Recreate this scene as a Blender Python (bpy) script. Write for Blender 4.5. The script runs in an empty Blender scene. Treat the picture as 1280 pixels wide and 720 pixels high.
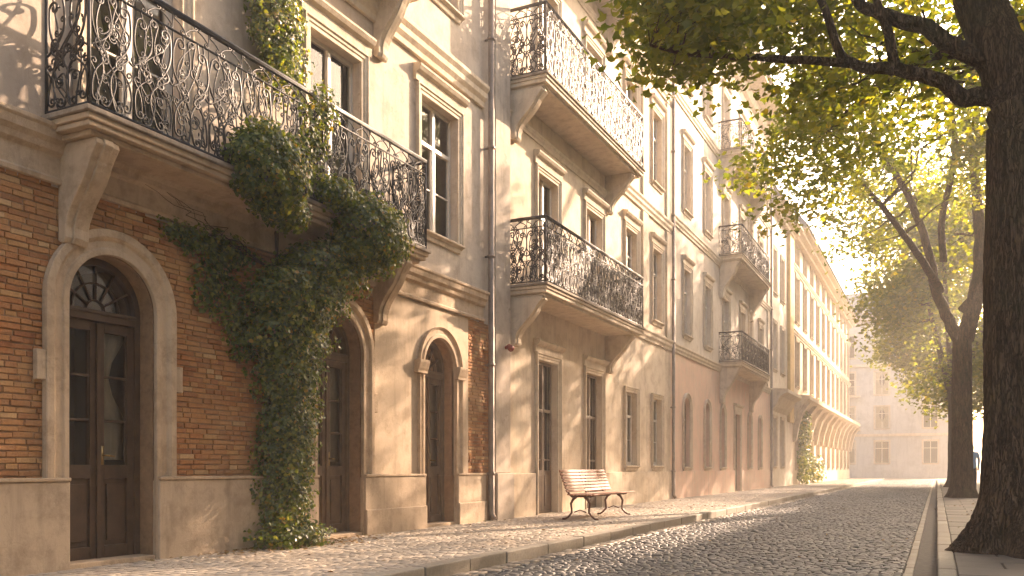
import bpy, bmesh, math, random
import numpy as np
from mathutils import Vector, Matrix
R = math.radians
rnd = random.Random(7)
C = bpy.context.scene.collection
XW = -6.95          # facade plane
ZS = 0.12           # pavement level

# ------------------------------------------------------------------ mesh helper
class MB:
    def __init__(s): s.v = []; s.f = []
    def add(s, vs, fs):
        n = len(s.v); s.v.extend([tuple(p) for p in vs]); s.f.extend([tuple(i + n for i in f) for f in fs])
    def quad(s, a, b, c, d): s.add([a, b, c, d], [(0, 1, 2, 3)])
    def box(s, x0, x1, y0, y1, z0, z1):
        s.add([(x0, y0, z0), (x1, y0, z0), (x1, y1, z0), (x0, y1, z0), (x0, y0, z1), (x1, y0, z1), (x1, y1, z1), (x0, y1, z1)],
              [(0, 3, 2, 1), (4, 5, 6, 7), (0, 1, 5, 4), (1, 2, 6, 5), (2, 3, 7, 6), (3, 0, 4, 7)])
    def prism_y(s, prof, y0, y1):
        """closed outline of (x,z), extruded from y0 to y1"""
        n = len(prof)
        s.add([(x, y0, z) for x, z in prof] + [(x, y1, z) for x, z in prof],
              [tuple(range(n)), tuple(range(2 * n - 1, n - 1, -1))] + [(i, i + n, (i + 1) % n + n, (i + 1) % n) for i in range(n)])
    def prism_z(s, out, z0, z1):
        n = len(out)
        s.add([(x, y, z0) for x, y in out] + [(x, y, z1) for x, y in out],
              [tuple(range(n - 1, -1, -1)), tuple(range(n, 2 * n))] + [(i, (i + 1) % n, (i + 1) % n + n, i + n) for i in range(n)])
    def tube(s, pts, r, n=6, caps=True):
        pts = [Vector(p) for p in pts]; m = len(pts)
        if m < 2: return
        rs = r if isinstance(r, (list, tuple)) else [r] * m
        t = (pts[1] - pts[0]).normalized()
        u = t.cross(Vector((0, 0, 1)));
        if u.length < .05: u = t.cross(Vector((0, 1, 0)))
        u.normalize(); vs = []
        for i in range(m):
            a = pts[max(i - 1, 0)]; b = pts[min(i + 1, m - 1)]
            t = (b - a)
            if t.length < 1e-7: t = Vector((0, 0, 1))
            t.normalize(); u = (u - t * u.dot(t))
            if u.length < 1e-5: u = t.orthogonal()
            u.normalize(); w = t.cross(u)
            for k in range(n):
                an = 2 * math.pi * k / n
                vs.append(pts[i] + (u * math.cos(an) + w * math.sin(an)) * rs[i])
        fs = [(i * n + k, i * n + (k + 1) % n, (i + 1) * n + (k + 1) % n, (i + 1) * n + k) for i in range(m - 1) for k in range(n)]
        if caps: fs += [tuple(range(n - 1, -1, -1)), tuple((m - 1) * n + k for k in range(n))]
        s.add(vs, fs)
    def mesh(s, name, mat, smooth=False, off=(0, 0, 0)):
        me = bpy.data.meshes.new(name)
        ox, oy, oz = off
        me.from_pydata([(x - ox, y - oy, z - oz) for x, y, z in s.v], [], s.f)
        me.materials.append(mat)
        if smooth: me.shade_smooth()
        me.update(); return me

def npmesh(name, V, F, mat, smooth=False, off=(0, 0, 0)):
    """V (n,3), F (m,k) constant face size"""
    me = bpy.data.meshes.new(name)
    V = np.asarray(V, dtype=np.float32) - np.array(off, dtype=np.float32)
    F = np.asarray(F, dtype=np.int32); m, k = F.shape
    me.vertices.add(len(V)); me.vertices.foreach_set('co', V.ravel())
    me.loops.add(m * k); me.loops.foreach_set('vertex_index', F.ravel())
    me.polygons.add(m); me.polygons.foreach_set('loop_start', np.arange(0, m * k, k, dtype=np.int32))
    me.polygons.foreach_set('loop_total', np.full(m, k, dtype=np.int32))
    me.materials.append(mat); me.update(calc_edges=True); me.validate()
    if smooth: me.shade_smooth()
    return me

def link(name, me, parent=None, loc=(0, 0, 0), rz=0, bevel=0):
    o = bpy.data.objects.new(name, me); C.objects.link(o); o.location = loc; o.rotation_euler = (0, 0, rz)
    if parent: o.parent = parent
    if bevel:
        b = o.modifiers.new('bevel', 'BEVEL'); b.width = bevel; b.segments = 2; b.limit_method = 'ANGLE'; b.angle_limit = R(40)
    return o
def empty(name, label, cat, loc=(0, 0, 0), rz=0, group=None):
    o = bpy.data.objects.new(name, None); C.objects.link(o); o.location = loc; o.rotation_euler = (0, 0, rz)
    o.empty_display_size = .2
    return tag(o, label, cat, group)
def tag(o, label, cat, group=None, kind=None):
    o['label'] = label; o['category'] = cat
    if group: o['group'] = group
    if kind: o['kind'] = kind
    return o
def struct(o): o['kind'] = 'structure'; return o
def copy_tree(o, parent=None):
    c = o.copy(); C.objects.link(c)
    if parent: c.parent = parent
    for ch in list(o.children): copy_tree(ch, c)
    return c

# ------------------------------------------------------------------ materials
def newmat(name):
    m = bpy.data.materials.new(name); m.use_nodes = True
    nt = m.node_tree; return m, nt, nt.nodes, nt.links, nt.nodes['Principled BSDF']
def noise(N, L, vec, scale, detail=4, rough=.6):
    n = N.new('ShaderNodeTexNoise'); n.inputs['Scale'].default_value = scale; n.inputs['Detail'].default_value = detail
    n.inputs['Roughness'].default_value = rough
    if vec is not None: L.new(vec, n.inputs['Vector'])
    return n.outputs['Fac']
def ramp(N, L, fac, stops):
    r = N.new('ShaderNodeValToRGB'); L.new(fac, r.inputs['Fac'])
    e = r.color_ramp.elements
    while len(e) < len(stops): e.new(.5)
    for i, (p, c) in enumerate(stops):
        e[i].position = p; e[i].color = (*c, 1) if len(c) == 3 else c
    return r.outputs['Color']
def mix(N, L, fac, a, b, mode='MIX'):
    n = N.new('ShaderNodeMix'); n.data_type = 'RGBA'; n.blend_type = mode
    for s, v in ((0, fac), (6, a), (7, b)):
        if isinstance(v, (int, float)): n.inputs[s].default_value = v
        elif isinstance(v, tuple): n.inputs[s].default_value = (*v, 1)
        else: L.new(v, n.inputs[s])
    return n.outputs[2]
def math_(N, L, op, a, b=None):
    n = N.new('ShaderNodeMath'); n.operation = op
    for i, v in enumerate((a, b)):
        if v is None: continue
        if isinstance(v, (int, float)): n.inputs[i].default_value = v
        else: L.new(v, n.inputs[i])
    return n.outputs[0]
def bump(N, L, P, h, dist=.01, strength=.5, prev=None):
    b = N.new('ShaderNodeBump'); b.inputs['Distance'].default_value = dist; b.inputs['Strength'].default_value = strength
    L.new(h, b.inputs['Height'])
    if prev is not None: L.new(prev, b.inputs['Normal'])
    L.new(b.outputs[0], P.inputs['Normal']); return b.outputs[0]
def coords(N, L, scale=(1, 1, 1), kind='Object'):
    t = N.new('ShaderNodeTexCoord'); m = N.new('ShaderNodeMapping'); m.inputs['Scale'].default_value = scale
    L.new(t.outputs[kind], m.inputs['Vector']); return m.outputs[0]

def stucco(name, c1, c2, c3, scale=1.0, bumpd=.006, peel=None):
    m, nt, N, L, P = newmat(name)
    g = N.new('ShaderNodeNewGeometry').outputs['Position']
    big = noise(N, L, g, .55 * scale, 6, .65); mid = noise(N, L, g, 3.2 * scale, 6, .7); fine = noise(N, L, g, 60, 3, .6)
    mp = N.new('ShaderNodeMapping'); mp.inputs['Scale'].default_value = (2.5, 2.5, .22); L.new(g, mp.inputs['Vector'])
    streak = noise(N, L, mp.outputs[0], 2.2, 5, .7)
    col = ramp(N, L, big, [(.34, c1), (.60, c2)])
    col = mix(N, L, ramp(N, L, mid, [(.46, (0, 0, 0)), (.64, (.75, .75, .75))]), col, c3)
    col = mix(N, L, ramp(N, L, streak, [(.52, (0, 0, 0)), (.75, (.5, .5, .5))]), col, tuple(x * .62 for x in c3))
    if peel:
        pk = noise(N, L, g, 1.7, 9, .72)
        col = mix(N, L, ramp(N, L, pk, [(.635, (0, 0, 0)), (.66, (1, 1, 1))]), col, peel)
    cr = N.new('ShaderNodeTexVoronoi'); cr.feature = 'DISTANCE_TO_EDGE'; cr.inputs['Scale'].default_value = .8
    w = N.new('ShaderNodeTexNoise'); w.inputs['Scale'].default_value = 2.5; w.inputs['Detail'].default_value = 6; L.new(g, w.inputs['Vector'])
    wv = N.new('ShaderNodeVectorMath'); wv.operation = 'ADD'; L.new(g, wv.inputs[0]); L.new(w.outputs['Color'], wv.inputs[1]); L.new(wv.outputs[0], cr.inputs['Vector'])
    ck = ramp(N, L, cr.outputs['Distance'], [(.0, (1, 1, 1)), (.006, (0, 0, 0))])
    col = mix(N, L, math_(N, L, 'MULTIPLY', ck, math_(N, L, 'MULTIPLY', mid, .45)), col, tuple(x * .45 for x in c3))
    L.new(col, P.inputs['Base Color']); P.inputs['Roughness'].default_value = .88
    P.inputs['Specular IOR Level'].default_value = .25
    h = math_(N, L, 'ADD', math_(N, L, 'MULTIPLY', mid, 1.6), math_(N, L, 'MULTIPLY', fine, .35))
    bump(N, L, P, h, bumpd, .7)
    return m
def plain(name, col, rough=.6, metal=0, var=.25, sc=6, bd=.003, spec=.4):
    m, nt, N, L, P = newmat(name)
    v = coords(N, L); n = noise(N, L, v, sc, 6, .65)
    L.new(ramp(N, L, n, [(.3, tuple(x * (1 - var) for x in col)), (.7, tuple(min(1, x * (1 + var)) for x in col))]), P.inputs['Base Color'])
    P.inputs['Roughness'].default_value = rough; P.inputs['Metallic'].default_value = metal; P.inputs['Specular IOR Level'].default_value = spec
    if bd: bump(N, L, P, noise(N, L, v, sc * 8, 4), bd, .6)
    return m
def island_mat(name, stops, rough=(.5, .8), bd=.004, dirt=None, nsc=40, spec=.4):
    """every brick / sett gets its own tint"""
    m, nt, N, L, P = newmat(name)
    g = N.new('ShaderNodeNewGeometry'); pos = g.outputs['Position']
    col = ramp(N, L, g.outputs['Random Per Island'], stops)
    n1 = noise(N, L, pos, nsc, 5, .7)
    col = mix(N, L, .55, col, ramp(N, L, n1, [(.25, (.35, .35, .35)), (.75, (1, 1, 1))]), 'MULTIPLY')
    n2 = noise(N, L, pos, .9, 6, .7)
    if dirt: col = mix(N, L, ramp(N, L, n2, [(.45, (0, 0, 0)), (.7, (.75, .75, .75))]), col, dirt)
    L.new(col, P.inputs['Base Color'])
    rr = N.new('ShaderNodeMapRange'); L.new(n1, rr.inputs[0]); rr.inputs[3].default_value = rough[0]; rr.inputs[4].default_value = rough[1]
    L.new(rr.outputs[0], P.inputs['Roughness']); P.inputs['Specular IOR Level'].default_value = spec
    bump(N, L, P, noise(N, L, pos, nsc * 1.6, 4, .7), bd, .8)
    return m
def leafmat(name, cols, trans=.45, rough=.42):
    m, nt, N, L, P = newmat(name)
    g = N.new('ShaderNodeNewGeometry')
    col = ramp(N, L, g.outputs['Random Per Island'], cols)
    L.new(col, P.inputs['Base Color']); P.inputs['Roughness'].default_value = rough
    tr = N.new('ShaderNodeBsdfTranslucent')
    L.new(mix(N, L, 1.0, col, (3.1, 2.75, .62), 'MULTIPLY'), tr.inputs['Color'])
    mx = N.new('ShaderNodeMixShader'); mx.inputs[0].default_value = trans
    L.new(P.outputs[0], mx.inputs[1]); L.new(tr.outputs[0], mx.inputs[2])
    L.new(mx.outputs[0], N['Material Output'].inputs['Surface'])
    return m

M = {}
M['st_A'] = stucco('stucco_upper_grey_cream', (.44, .36, .285), (.57, .485, .39), (.37, .295, .225), peel=(.36, .29, .22))
M['st_A2'] = stucco('stucco_ground_cream', (.52, .40, .275), (.60, .475, .34), (.40, .30, .20), peel=(.44, .33, .225))
M['st_B'] = stucco('stucco_warm_cream', (.62, .50, .35), (.69, .575, .44), (.50, .38, .26), peel=(.52, .42, .31))
M['st_C'] = stucco('stucco_pale_cream', (.56, .47, .375), (.65, .57, .475), (.50, .41, .32), peel=(.50, .40, .31))
M['st_pink'] = stucco('stucco_rose', (.64, .41, .30), (.68, .49, .37), (.58, .44, .33), peel=(.60, .50, .39))
M['st_E'] = stucco('stucco_far_cream', (.62, .50, .36), (.70, .60, .46), (.50, .40, .30))
M['st_F'] = stucco('stucco_end_grey', (.42, .40, .38), (.50, .48, .45), (.36, .34, .31), .4)
M['ochre'] = stucco('stucco_ochre', (.62, .42, .18), (.68, .48, .22), (.5, .34, .15))
M['stone'] = stucco('moulded_stone', (.47, .345, .225), (.55, .42, .29), (.36, .265, .175), 1.6, .016)
M['stone_B'] = stucco('moulded_stone_pale', (.58, .47, .34), (.64, .54, .41), (.46, .36, .26), 1.6, .012)
M['stone_dk'] = stucco('weathered_slab_edge', (.26, .21, .16), (.38, .31, .24), (.16, .13, .10), 2, .008)
M['plinth'] = stucco('plinth_render', (.45, .34, .235), (.53, .415, .295), (.34, .255, .175), 1.2, .009)
M['brick'] = island_mat('old_brick', [(0, (.34, .14, .06)), (.3, (.50, .22, .085)), (.55, (.56, .28, .11)), (.75, (.44, .19, .08)), (.93, (.58, .33, .14)), (1, (.64, .42, .22))], (.8, .95), .010, (.50, .32, .16), 32, .2)
M['mortar'] = plain('mortar', (.30, .185, .10), .95, 0, .25, 12, .006)
M['sett_road'] = island_mat('road_sett', [(0, (.10, .088, .078)), (.5, (.155, .14, .125)), (.85, (.22, .195, .17)), (1, (.08, .07, .062))], (.42, .72), .006, (.17, .15, .12), 45, .5)
M['sett_walk'] = island_mat('pavement_sett', [(0, (.44, .365, .28)), (.5, (.50, .42, .33)), (1, (.56, .475, .38))], (.6, .85), .004, (.36, .28, .20), 40, .35)
M['sett_gutter'] = island_mat('gutter_sett', [(0, (.22, .18, .14)), (1, (.34, .28, .21))], (.5, .8), .004, (.26, .2, .14), 40)
M['kerb'] = island_mat('kerb_stone', [(0, (.34, .29, .22)), (1, (.44, .38, .30))], (.6, .85), .006, (.26, .21, .16), 25)
M['slab'] = island_mat('paving_slab', [(0, (.20, .165, .13)), (1, (.28, .235, .19))], (.6, .85), .005, (.15, .12, .09), 20)
M['joint'] = plain('sand_joint', (.075, .058, .04), .95, 0, .4, 10, .006)
M['joint_walk'] = plain('sand_joint_pale', (.36, .29, .21), .95, 0, .3, 10, .006)
M['asphalt'] = plain('gutter_asphalt', (.10, .085, .07), .85, 0, .4, 14, .008)
M['ground'] = plain('earth_and_short_grass', (.075, .075, .035), .95, 0, .4, 3, .02)
M['iron'] = plain('wrought_iron', (.020, .017, .015), .48, .25, .5, 30, .002, .6)
M['iron_brown'] = plain('wrought_iron_brown', (.040, .029, .022), .5, .2, .4, 30, .002, .6)
M['lead'] = plain('drain_pipe_metal', (.24, .19, .15), .55, .3, .3, 5, .003)
M['wood_door'] = plain('dark_oiled_wood', (.072, .040, .020), .55, 0, .35, 7, .003)
M['wood_green'] = plain('weathered_brown_wood', (.125, .080, .045), .55, 0, .3, 7, .003)
M['white'] = plain('white_window_paint', (.62, .56, .47), .5, 0, .12, 9, .002)
M['dark_frame'] = plain('brown_window_paint', (.2, .14, .09), .5, 0, .2, 9, .002)
M['slat'] = plain('bench_slat_varnish', (.33, .14, .075), .55, 0, .25, 9, .003)
M['bench_iron'] = plain('bench_cast_iron', (.11, .042, .024), .42, .3, .3, 20, .003)
M['roof'] = plain('roof_sheet', (.17, .17, .18), .5, .3, .2, 2, .004)
M['brass'] = plain('aged_brass', (.35, .24, .10), .35, .9, .2, 20, 0)
M['red'] = plain('dull_red_paint', (.22, .035, .025), .5, 0, .2, 20, 0)
M['curtain'] = plain('cream_curtain', (.55, .47, .36), .9, 0, .12, 6, 0)
M['blue_cloth'] = plain('pale_blue_cloth', (.22, .36, .55), .9, 0, .15, 6, 0)
M['dark_cloth'] = plain('dark_trousers', (.05, .045, .045), .9, 0, .15, 6, 0)
M['skin'] = plain('skin', (.5, .31, .22), .55, 0, .08, 6, 0)
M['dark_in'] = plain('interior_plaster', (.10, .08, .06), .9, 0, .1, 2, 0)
M['ivy'] = leafmat('ivy_leaf', [(0, (.032, .052, .010)), (.4, (.068, .100, .018)), (.75, (.115, .140, .026)), (.95, (.19, .19, .038)), (1, (.30, .18, .04))], .42, .38)
M['leaf'] = leafmat('maple_leaf', [(0, (.058, .084, .015)), (.5, (.100, .122, .022)), (.95, (.145, .155, .028)), (1, (.22, .18, .03))], .58, .45)
M['litter'] = leafmat('dry_leaf', [(0, (.16, .09, .035)), (.6, (.26, .15, .05)), (1, (.12, .12, .04))], .1, .7)

def bark_mat():
    m, nt, N, L, P = newmat('bark')
    v = coords(N, L, (5, 5, .9)); n = noise(N, L, v, 3.2, 8, .72); n2 = noise(N, L, coords(N, L), 22, 5, .7)
    vr = N.new('ShaderNodeTexVoronoi'); vr.feature = 'DISTANCE_TO_EDGE'; vr.inputs['Scale'].default_value = 4.5
    wv = N.new('ShaderNodeVectorMath'); wv.operation = 'ADD'; L.new(v, wv.inputs[0])
    nn = N.new('ShaderNodeTexNoise'); nn.inputs['Scale'].default_value = 3; nn.inputs['Detail'].default_value = 5; L.new(v, nn.inputs['Vector'])
    L.new(nn.outputs['Color'], wv.inputs[1]); L.new(wv.outputs[0], vr.inputs['Vector'])
    cr = ramp(N, L, vr.outputs['Distance'], [(0, (0, 0, 0)), (.16, (1, 1, 1))])
    col = ramp(N, L, n, [(.3, (.045, .030, .019)), (.55, (.135, .085, .050)), (.75, (.24, .155, .092))])
    col = mix(N, L, .6, col, cr, 'MULTIPLY')
    col = mix(N, L, ramp(N, L, noise(N, L, coords(N, L), 1.3, 5), [(.5, (0, 0, 0)), (.75, (.5, .5, .5))]), col, (.085, .085, .045))
    L.new(col, P.inputs['Base Color']); P.inputs['Roughness'].default_value = .9; P.inputs['Specular IOR Level'].default_value = .2
    h = math_(N, L, 'ADD', math_(N, L, 'MULTIPLY', cr, .8), math_(N, L, 'ADD', n, math_(N, L, 'MULTIPLY', n2, .4)))
    bump(N, L, P, h, .035, .9)
    return m
M['bark'] = bark_mat()
def glass_mat():
    m, nt, N, L, P = newmat('window_glass'); N.remove(P)
    fr = N.new('ShaderNodeFresnel'); fr.inputs['IOR'].default_value = 1.48
    tr = N.new('ShaderNodeBsdfTransparent'); tr.inputs['Color'].default_value = (.80, .82, .80, 1)
    gl = N.new('ShaderNodeBsdfGlossy'); gl.inputs['Roughness'].default_value = .03
    b = N.new('ShaderNodeBump'); b.inputs['Distance'].default_value = .02; b.inputs['Strength'].default_value = .12
    L.new(noise(N, L, coords(N, L), 2.2, 2), b.inputs['Height']); L.new(b.outputs[0], gl.inputs['Normal'])
    mx = N.new('ShaderNodeMixShader'); L.new(fr.outputs[0], mx.inputs[0]); L.new(tr.outputs[0], mx.inputs[1]); L.new(gl.outputs[0], mx.inputs[2])
    L.new(mx.outputs[0], N['Material Output'].inputs['Surface']); return m
M['glass'] = glass_mat()

# ------------------------------------------------------------------ ground
g = MB(); g.quad((-130, -60, -.06), (130, -60, -.06), (130, 230, -.06), (-130, 230, -.06))
struct(link('ground', g.mesh('ground', M['ground'])))

def setts(x0, x1, y0, y1, z, px, py, seed, dome=.008, wob=.012, gap=.010, rough=1.0, depth=.03):
    """rows of domed stones; returns V, F"""
    rs = np.random.RandomState(seed)
    cx, cy, hx, hy = [], [], [], []
    y = y0
    while y < y1:
        ph = py * rs.uniform(.88, 1.12); x = x0 - rs.uniform(0, px)
        while x < x1:
            w = px * rs.uniform(.72, 1.3)
            a, b = max(x, x0), min(x + w, x1)
            if b - a > px * .3:
                cx.append((a + b) / 2); hx.append((b - a) / 2 - gap / 2); cy.append(min(y + ph / 2, y1)); hy.append(ph / 2 - gap / 2)
            x += w
        y += ph
    n = len(cx); cx = np.array(cx); cy = np.array(cy); hx = np.array(hx); hy = np.array(hy)
    u = np.array([-1, 0, 1, 1, 1, 0, -1, -1.]); v = np.array([-1, -1, -1, 0, 1, 1, 1, 0.])
    rr = np.array([.90, 1.02, .90, 1.02, .90, 1.02, .90, 1.02])
    V = np.zeros((n, 25, 3)); jit = lambda s: rs.normal(0, s, (n, 8))
    ang = rs.normal(0, .035, n); hz = rs.normal(0, .0035 * rough, n); tx = rs.normal(0, .03 * rough, n); ty = rs.normal(0, .03 * rough, n)
    base = np.stack([u * rr, v * rr], -1)[None] * np.ones((n, 1, 1))
    base += rs.normal(0, .055, (n, 8, 2))
    for k, (sc, dz) in enumerate(((1.0, -depth), (.97, -.35 * dome - .004), (.70, -.1 * dome))):
        bx = base[:, :, 0] * hx[:, None] * sc; by = base[:, :, 1] * hy[:, None] * sc
        V[:, k * 8:k * 8 + 8, 0] = bx; V[:, k * 8:k * 8 + 8, 1] = by
        V[:, k * 8:k * 8 + 8, 2] = dz
    V[:, 24, 2] = dome * .25
    V[:, 8:, 2] += hz[:, None] + V[:, 8:, 0] * tx[:, None] + V[:, 8:, 1] * ty[:, None] + rs.normal(0, .0012, (n, 17))
    ca, sa = np.cos(ang)[:, None], np.sin(ang)[:, None]
    X = V[:, :, 0] * ca - V[:, :, 1] * sa; Y = V[:, :, 0] * sa + V[:, :, 1] * ca
    wave = wob * np.sin(cy * .9 + cx * 1.3) * .5
    V[:, :, 0] = X + cx[:, None]; V[:, :, 1] = Y + cy[:, None]; V[:, :, 2] += z + wave[:, None] * .5
    q = []
    for k in (0, 1):
        for i in range(8): q.append((k * 8 + i, k * 8 + (i + 1) % 8, k * 8 + 8 + (i + 1) % 8, k * 8 + 8 + i))
    for i in range(0, 8, 2): q.append((16 + i, 16 + i + 1, 16 + (i + 2) % 8, 24))
    # each quad above closes the top: corners i, i+1, i+2, centre
    q = np.array(q)
    F = (q[None] + (np.arange(n) * 25)[:, None, None]).reshape(-1, 4)
    return V.reshape(-1, 3), F
def sheet(name, x0, x1, y0, y1, z, mat):
    b = MB(); b.box(x0, x1, y0, y1, z - .04, z); return struct(link(name, b.mesh(name, mat)))
sheet('road', -4.15, -.0, -12, 93.5, -.014, M['joint'])
V, F = setts(-3.93, -.30, 3.5, 60, 0, .108, .088, 3, dome=.012, gap=.008)
struct(link('road_cobbles', npmesh('road_cobbles', V, F, M['sett_road'], True)))
V, F = setts(-3.93, -.30, 60, 81.5, 0, .19, .19, 4, dome=.014)
struct(link('road_cobbles_distant', npmesh('road_cobbles_distant', V, F, M['sett_road'], True)))
V, F = setts(-4.15, -3.94, 3.5, 81.5, .004, .105, .24, 5, dome=.008)
struct(link('road_gutter', npmesh('road_gutter', V, F, M['sett_gutter'], True)))
# cross street at the far end
sheet('cross_street', -40, 40, 82.2, 94, -.005, M['sett_gutter'])
# left pavement
sheet('pavement', -6.95, -4.32, -12, 82, ZS - .007, M['joint_walk'])
V, F = setts(-6.95, -4.33, 3.5, 52, ZS, .120, .098, 8, dome=.0025, gap=.006, depth=.010, rough=.45)
struct(link('pavement_setts', npmesh('pavement_setts', V, F, M['sett_walk'], True)))
V, F = setts(-6.95, -4.33, 52, 82, ZS, .19, .19, 9, dome=.006)
struct(link('pavement_setts_distant', npmesh('pavement_setts_distant', V, F, M['sett_walk'], True)))
def kerb(name, x0, x1, y0, y1, ztop, seed):
    b = MB(); r_ = random.Random(seed); y = y0
    while y < y1:
        l = r_.uniform(.75, 1.25); j = r_.uniform(-.006, .006); k = r_.uniform(-.006, .004)
        b.box(x0 + j, x1 + j, y, y + l - .014, -.05, ztop + k); y += l
    struct(link(name, b.mesh(name, M['kerb']), bevel=.014))
kerb('kerb', -4.32, -4.15, -6, 82, ZS + .006, 1)
kerb('kerb_right', 0, .15, -6, 82, ZS + .006, 2)
sheet('gutter_asphalt', -.205, -.001, -6, 82, .003, M['asphalt'])
b = MB(); y = -6; r_ = random.Random(5)
while y < 82:
    l = r_.uniform(.35, .6); b.box(-.292 + r_.uniform(-.004, .004), -.208, y, y + l - .008, -.03, .012 + r_.uniform(-.003, .003)); y += l
struct(link('road_edge_strip', b.mesh('road_edge_strip', M['kerb']), bevel=.008))
# right pavement of slabs
sheet('pavement_right', .15, 3.2, -6, 82, ZS - .008, M['joint'])
b = MB(); y = -6; r_ = random.Random(6); row = 0
while y < 82:
    l = .62; x = .162 - (0 if row % 2 else .35)
    while x < 3.2:
        a, c_ = max(x, .162), min(x + .74, 3.2)
        if c_ - a > .05: b.box(a, c_ - .012, y, y + l - .012, 0.02, ZS + r_.uniform(-.003, .005))
        x += .75
    y += l; row += 1
struct(link('pavement_slabs', b.mesh('pavement_slabs', M['slab']), bevel=.008))

# ------------------------------------------------------------------ facade tools
def facade(b, y0, y1, z0, z1, ops, x=XW, depth=.2, skip=None):
    """front sheet with real openings and reveals; ops = (ya,yb,za,zb,arch)"""
    ys = {y0, y1}; zs = {z0, z1}
    for (a, c, d, e, ar) in ops: ys |= {a, c}; zs |= {d, e}
    ys = sorted(t for t in ys if y0 <= t <= y1); zs = sorted(t for t in zs if z0 <= t <= z1)
    for i in range(len(ys) - 1):
        for j in range(len(zs) - 1):
            my, mz = (ys[i] + ys[i + 1]) / 2, (zs[j] + zs[j + 1]) / 2
            if any(a < my < c and d < mz < e for (a, c, d, e, ar) in ops): continue
            b.quad((x, ys[i], zs[j]), (x, ys[i + 1], zs[j]), (x, ys[i + 1], zs[j + 1]), (x, ys[i], zs[j + 1]))
    for (a, c, d, e, ar) in ops:
        xi = x - depth; r = (c - a) / 2; sp = e - r if ar else e
        b.quad((x, a, d), (xi, a, d), (xi, a, sp), (x, a, sp)); b.quad((x, c, d), (x, c, sp), (xi, c, sp), (xi, c, d))
        b.quad((x, a, d), (x, c, d), (xi, c, d), (xi, a, d))
        if not ar: b.quad((x, a, e), (xi, a, e), (xi, c, e), (x, c, e))
        else:
            n = 20; m = (a + c) / 2
            p = [(m - r * math.cos(math.pi * k / n), sp + r * math.sin(math.pi * k / n)) for k in range(n + 1)]
            for k in range(n):
                (ya, za), (yb, zb) = p[k], p[k + 1]
                b.quad((x, ya, za), (x, yb, zb), (x, yb, e), (x, ya, e))
                b.quad((x, ya, za), (xi, ya, za), (xi, yb, zb), (x, yb, zb))
def shell(b, y0, y1, z1, x=XW, back=-15.0, z0=-.02):
    b.quad((x, y0, z0), (x, y0, z1), (back, y0, z1), (back, y0, z0)); b.quad((x, y1, z0), (back, y1, z0), (back, y1, z1), (x, y1, z1))
    b.quad((back, y0, z0), (back, y0, z1), (back, y1, z1), (back, y1, z0)); b.quad((x, y0, z1), (x, y1, z1), (back, y1, z1), (back, y0, z1))
def rooms(y0, y1, floors, x=XW):
    b = MB()
    for z in floors: b.box(-11.5, x - .34, y0 + .1, y1 - .1, z - .22, z - .1)
    b.box(-11.6, -11.5, y0 + .1, y1 - .1, 0, floors[-1] + 3)
    y = y0 + 3
    while y < y1 - 1: b.box(-11.4, x - .36, y, y + .1, 0, floors[-1] + 3); y += 4.1
    return b

def arch_pts(w, z0, zs, n=20):
    r = w / 2; return [(-r, z0), ] + [(-r * math.cos(math.pi * k / n), zs + r * math.sin(math.pi * k / n)) for k in range(n + 1)] + [(r, z0)]
def sweep_frame(b, path, prof):
    """path in (y,z), prof = closed list of (x_out, lateral) ; lateral = outward from the opening"""
    n = len(path); m = len(prof); vs = []
    for i, (y, z) in enumerate(path):
        a = path[max(i - 1, 0)]; c = path[min(i + 1, n - 1)]
        if 0 < i < n - 1:
            d1 = Vector((y - a[0], z - a[1])).normalized(); d2 = Vector((c[0] - y, c[1] - z)).normalized()
            t = (d1 + d2).normalized(); k = 1 / max(.5, math.sqrt(max(0.05, (1 + d1.dot(d2)) / 2)))
        else: t = Vector((c[0] - a[0], c[1] - a[1])).normalized(); k = 1
        nx = Vector((-t.y, t.x)) * k
        for (xo, la) in prof: vs.append((xo, y + nx.x * la, z + nx.y * la))
    fs = [(i * m + j, i * m + (j + 1) % m, (i + 1) * m + (j + 1) % m, (i + 1) * m + j) for i in range(n - 1) for j in range(m)]
    fs += [tuple(range(m)), tuple(range(n * m - 1, (n - 1) * m - 1, -1))]
    b.add(vs, fs)

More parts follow.
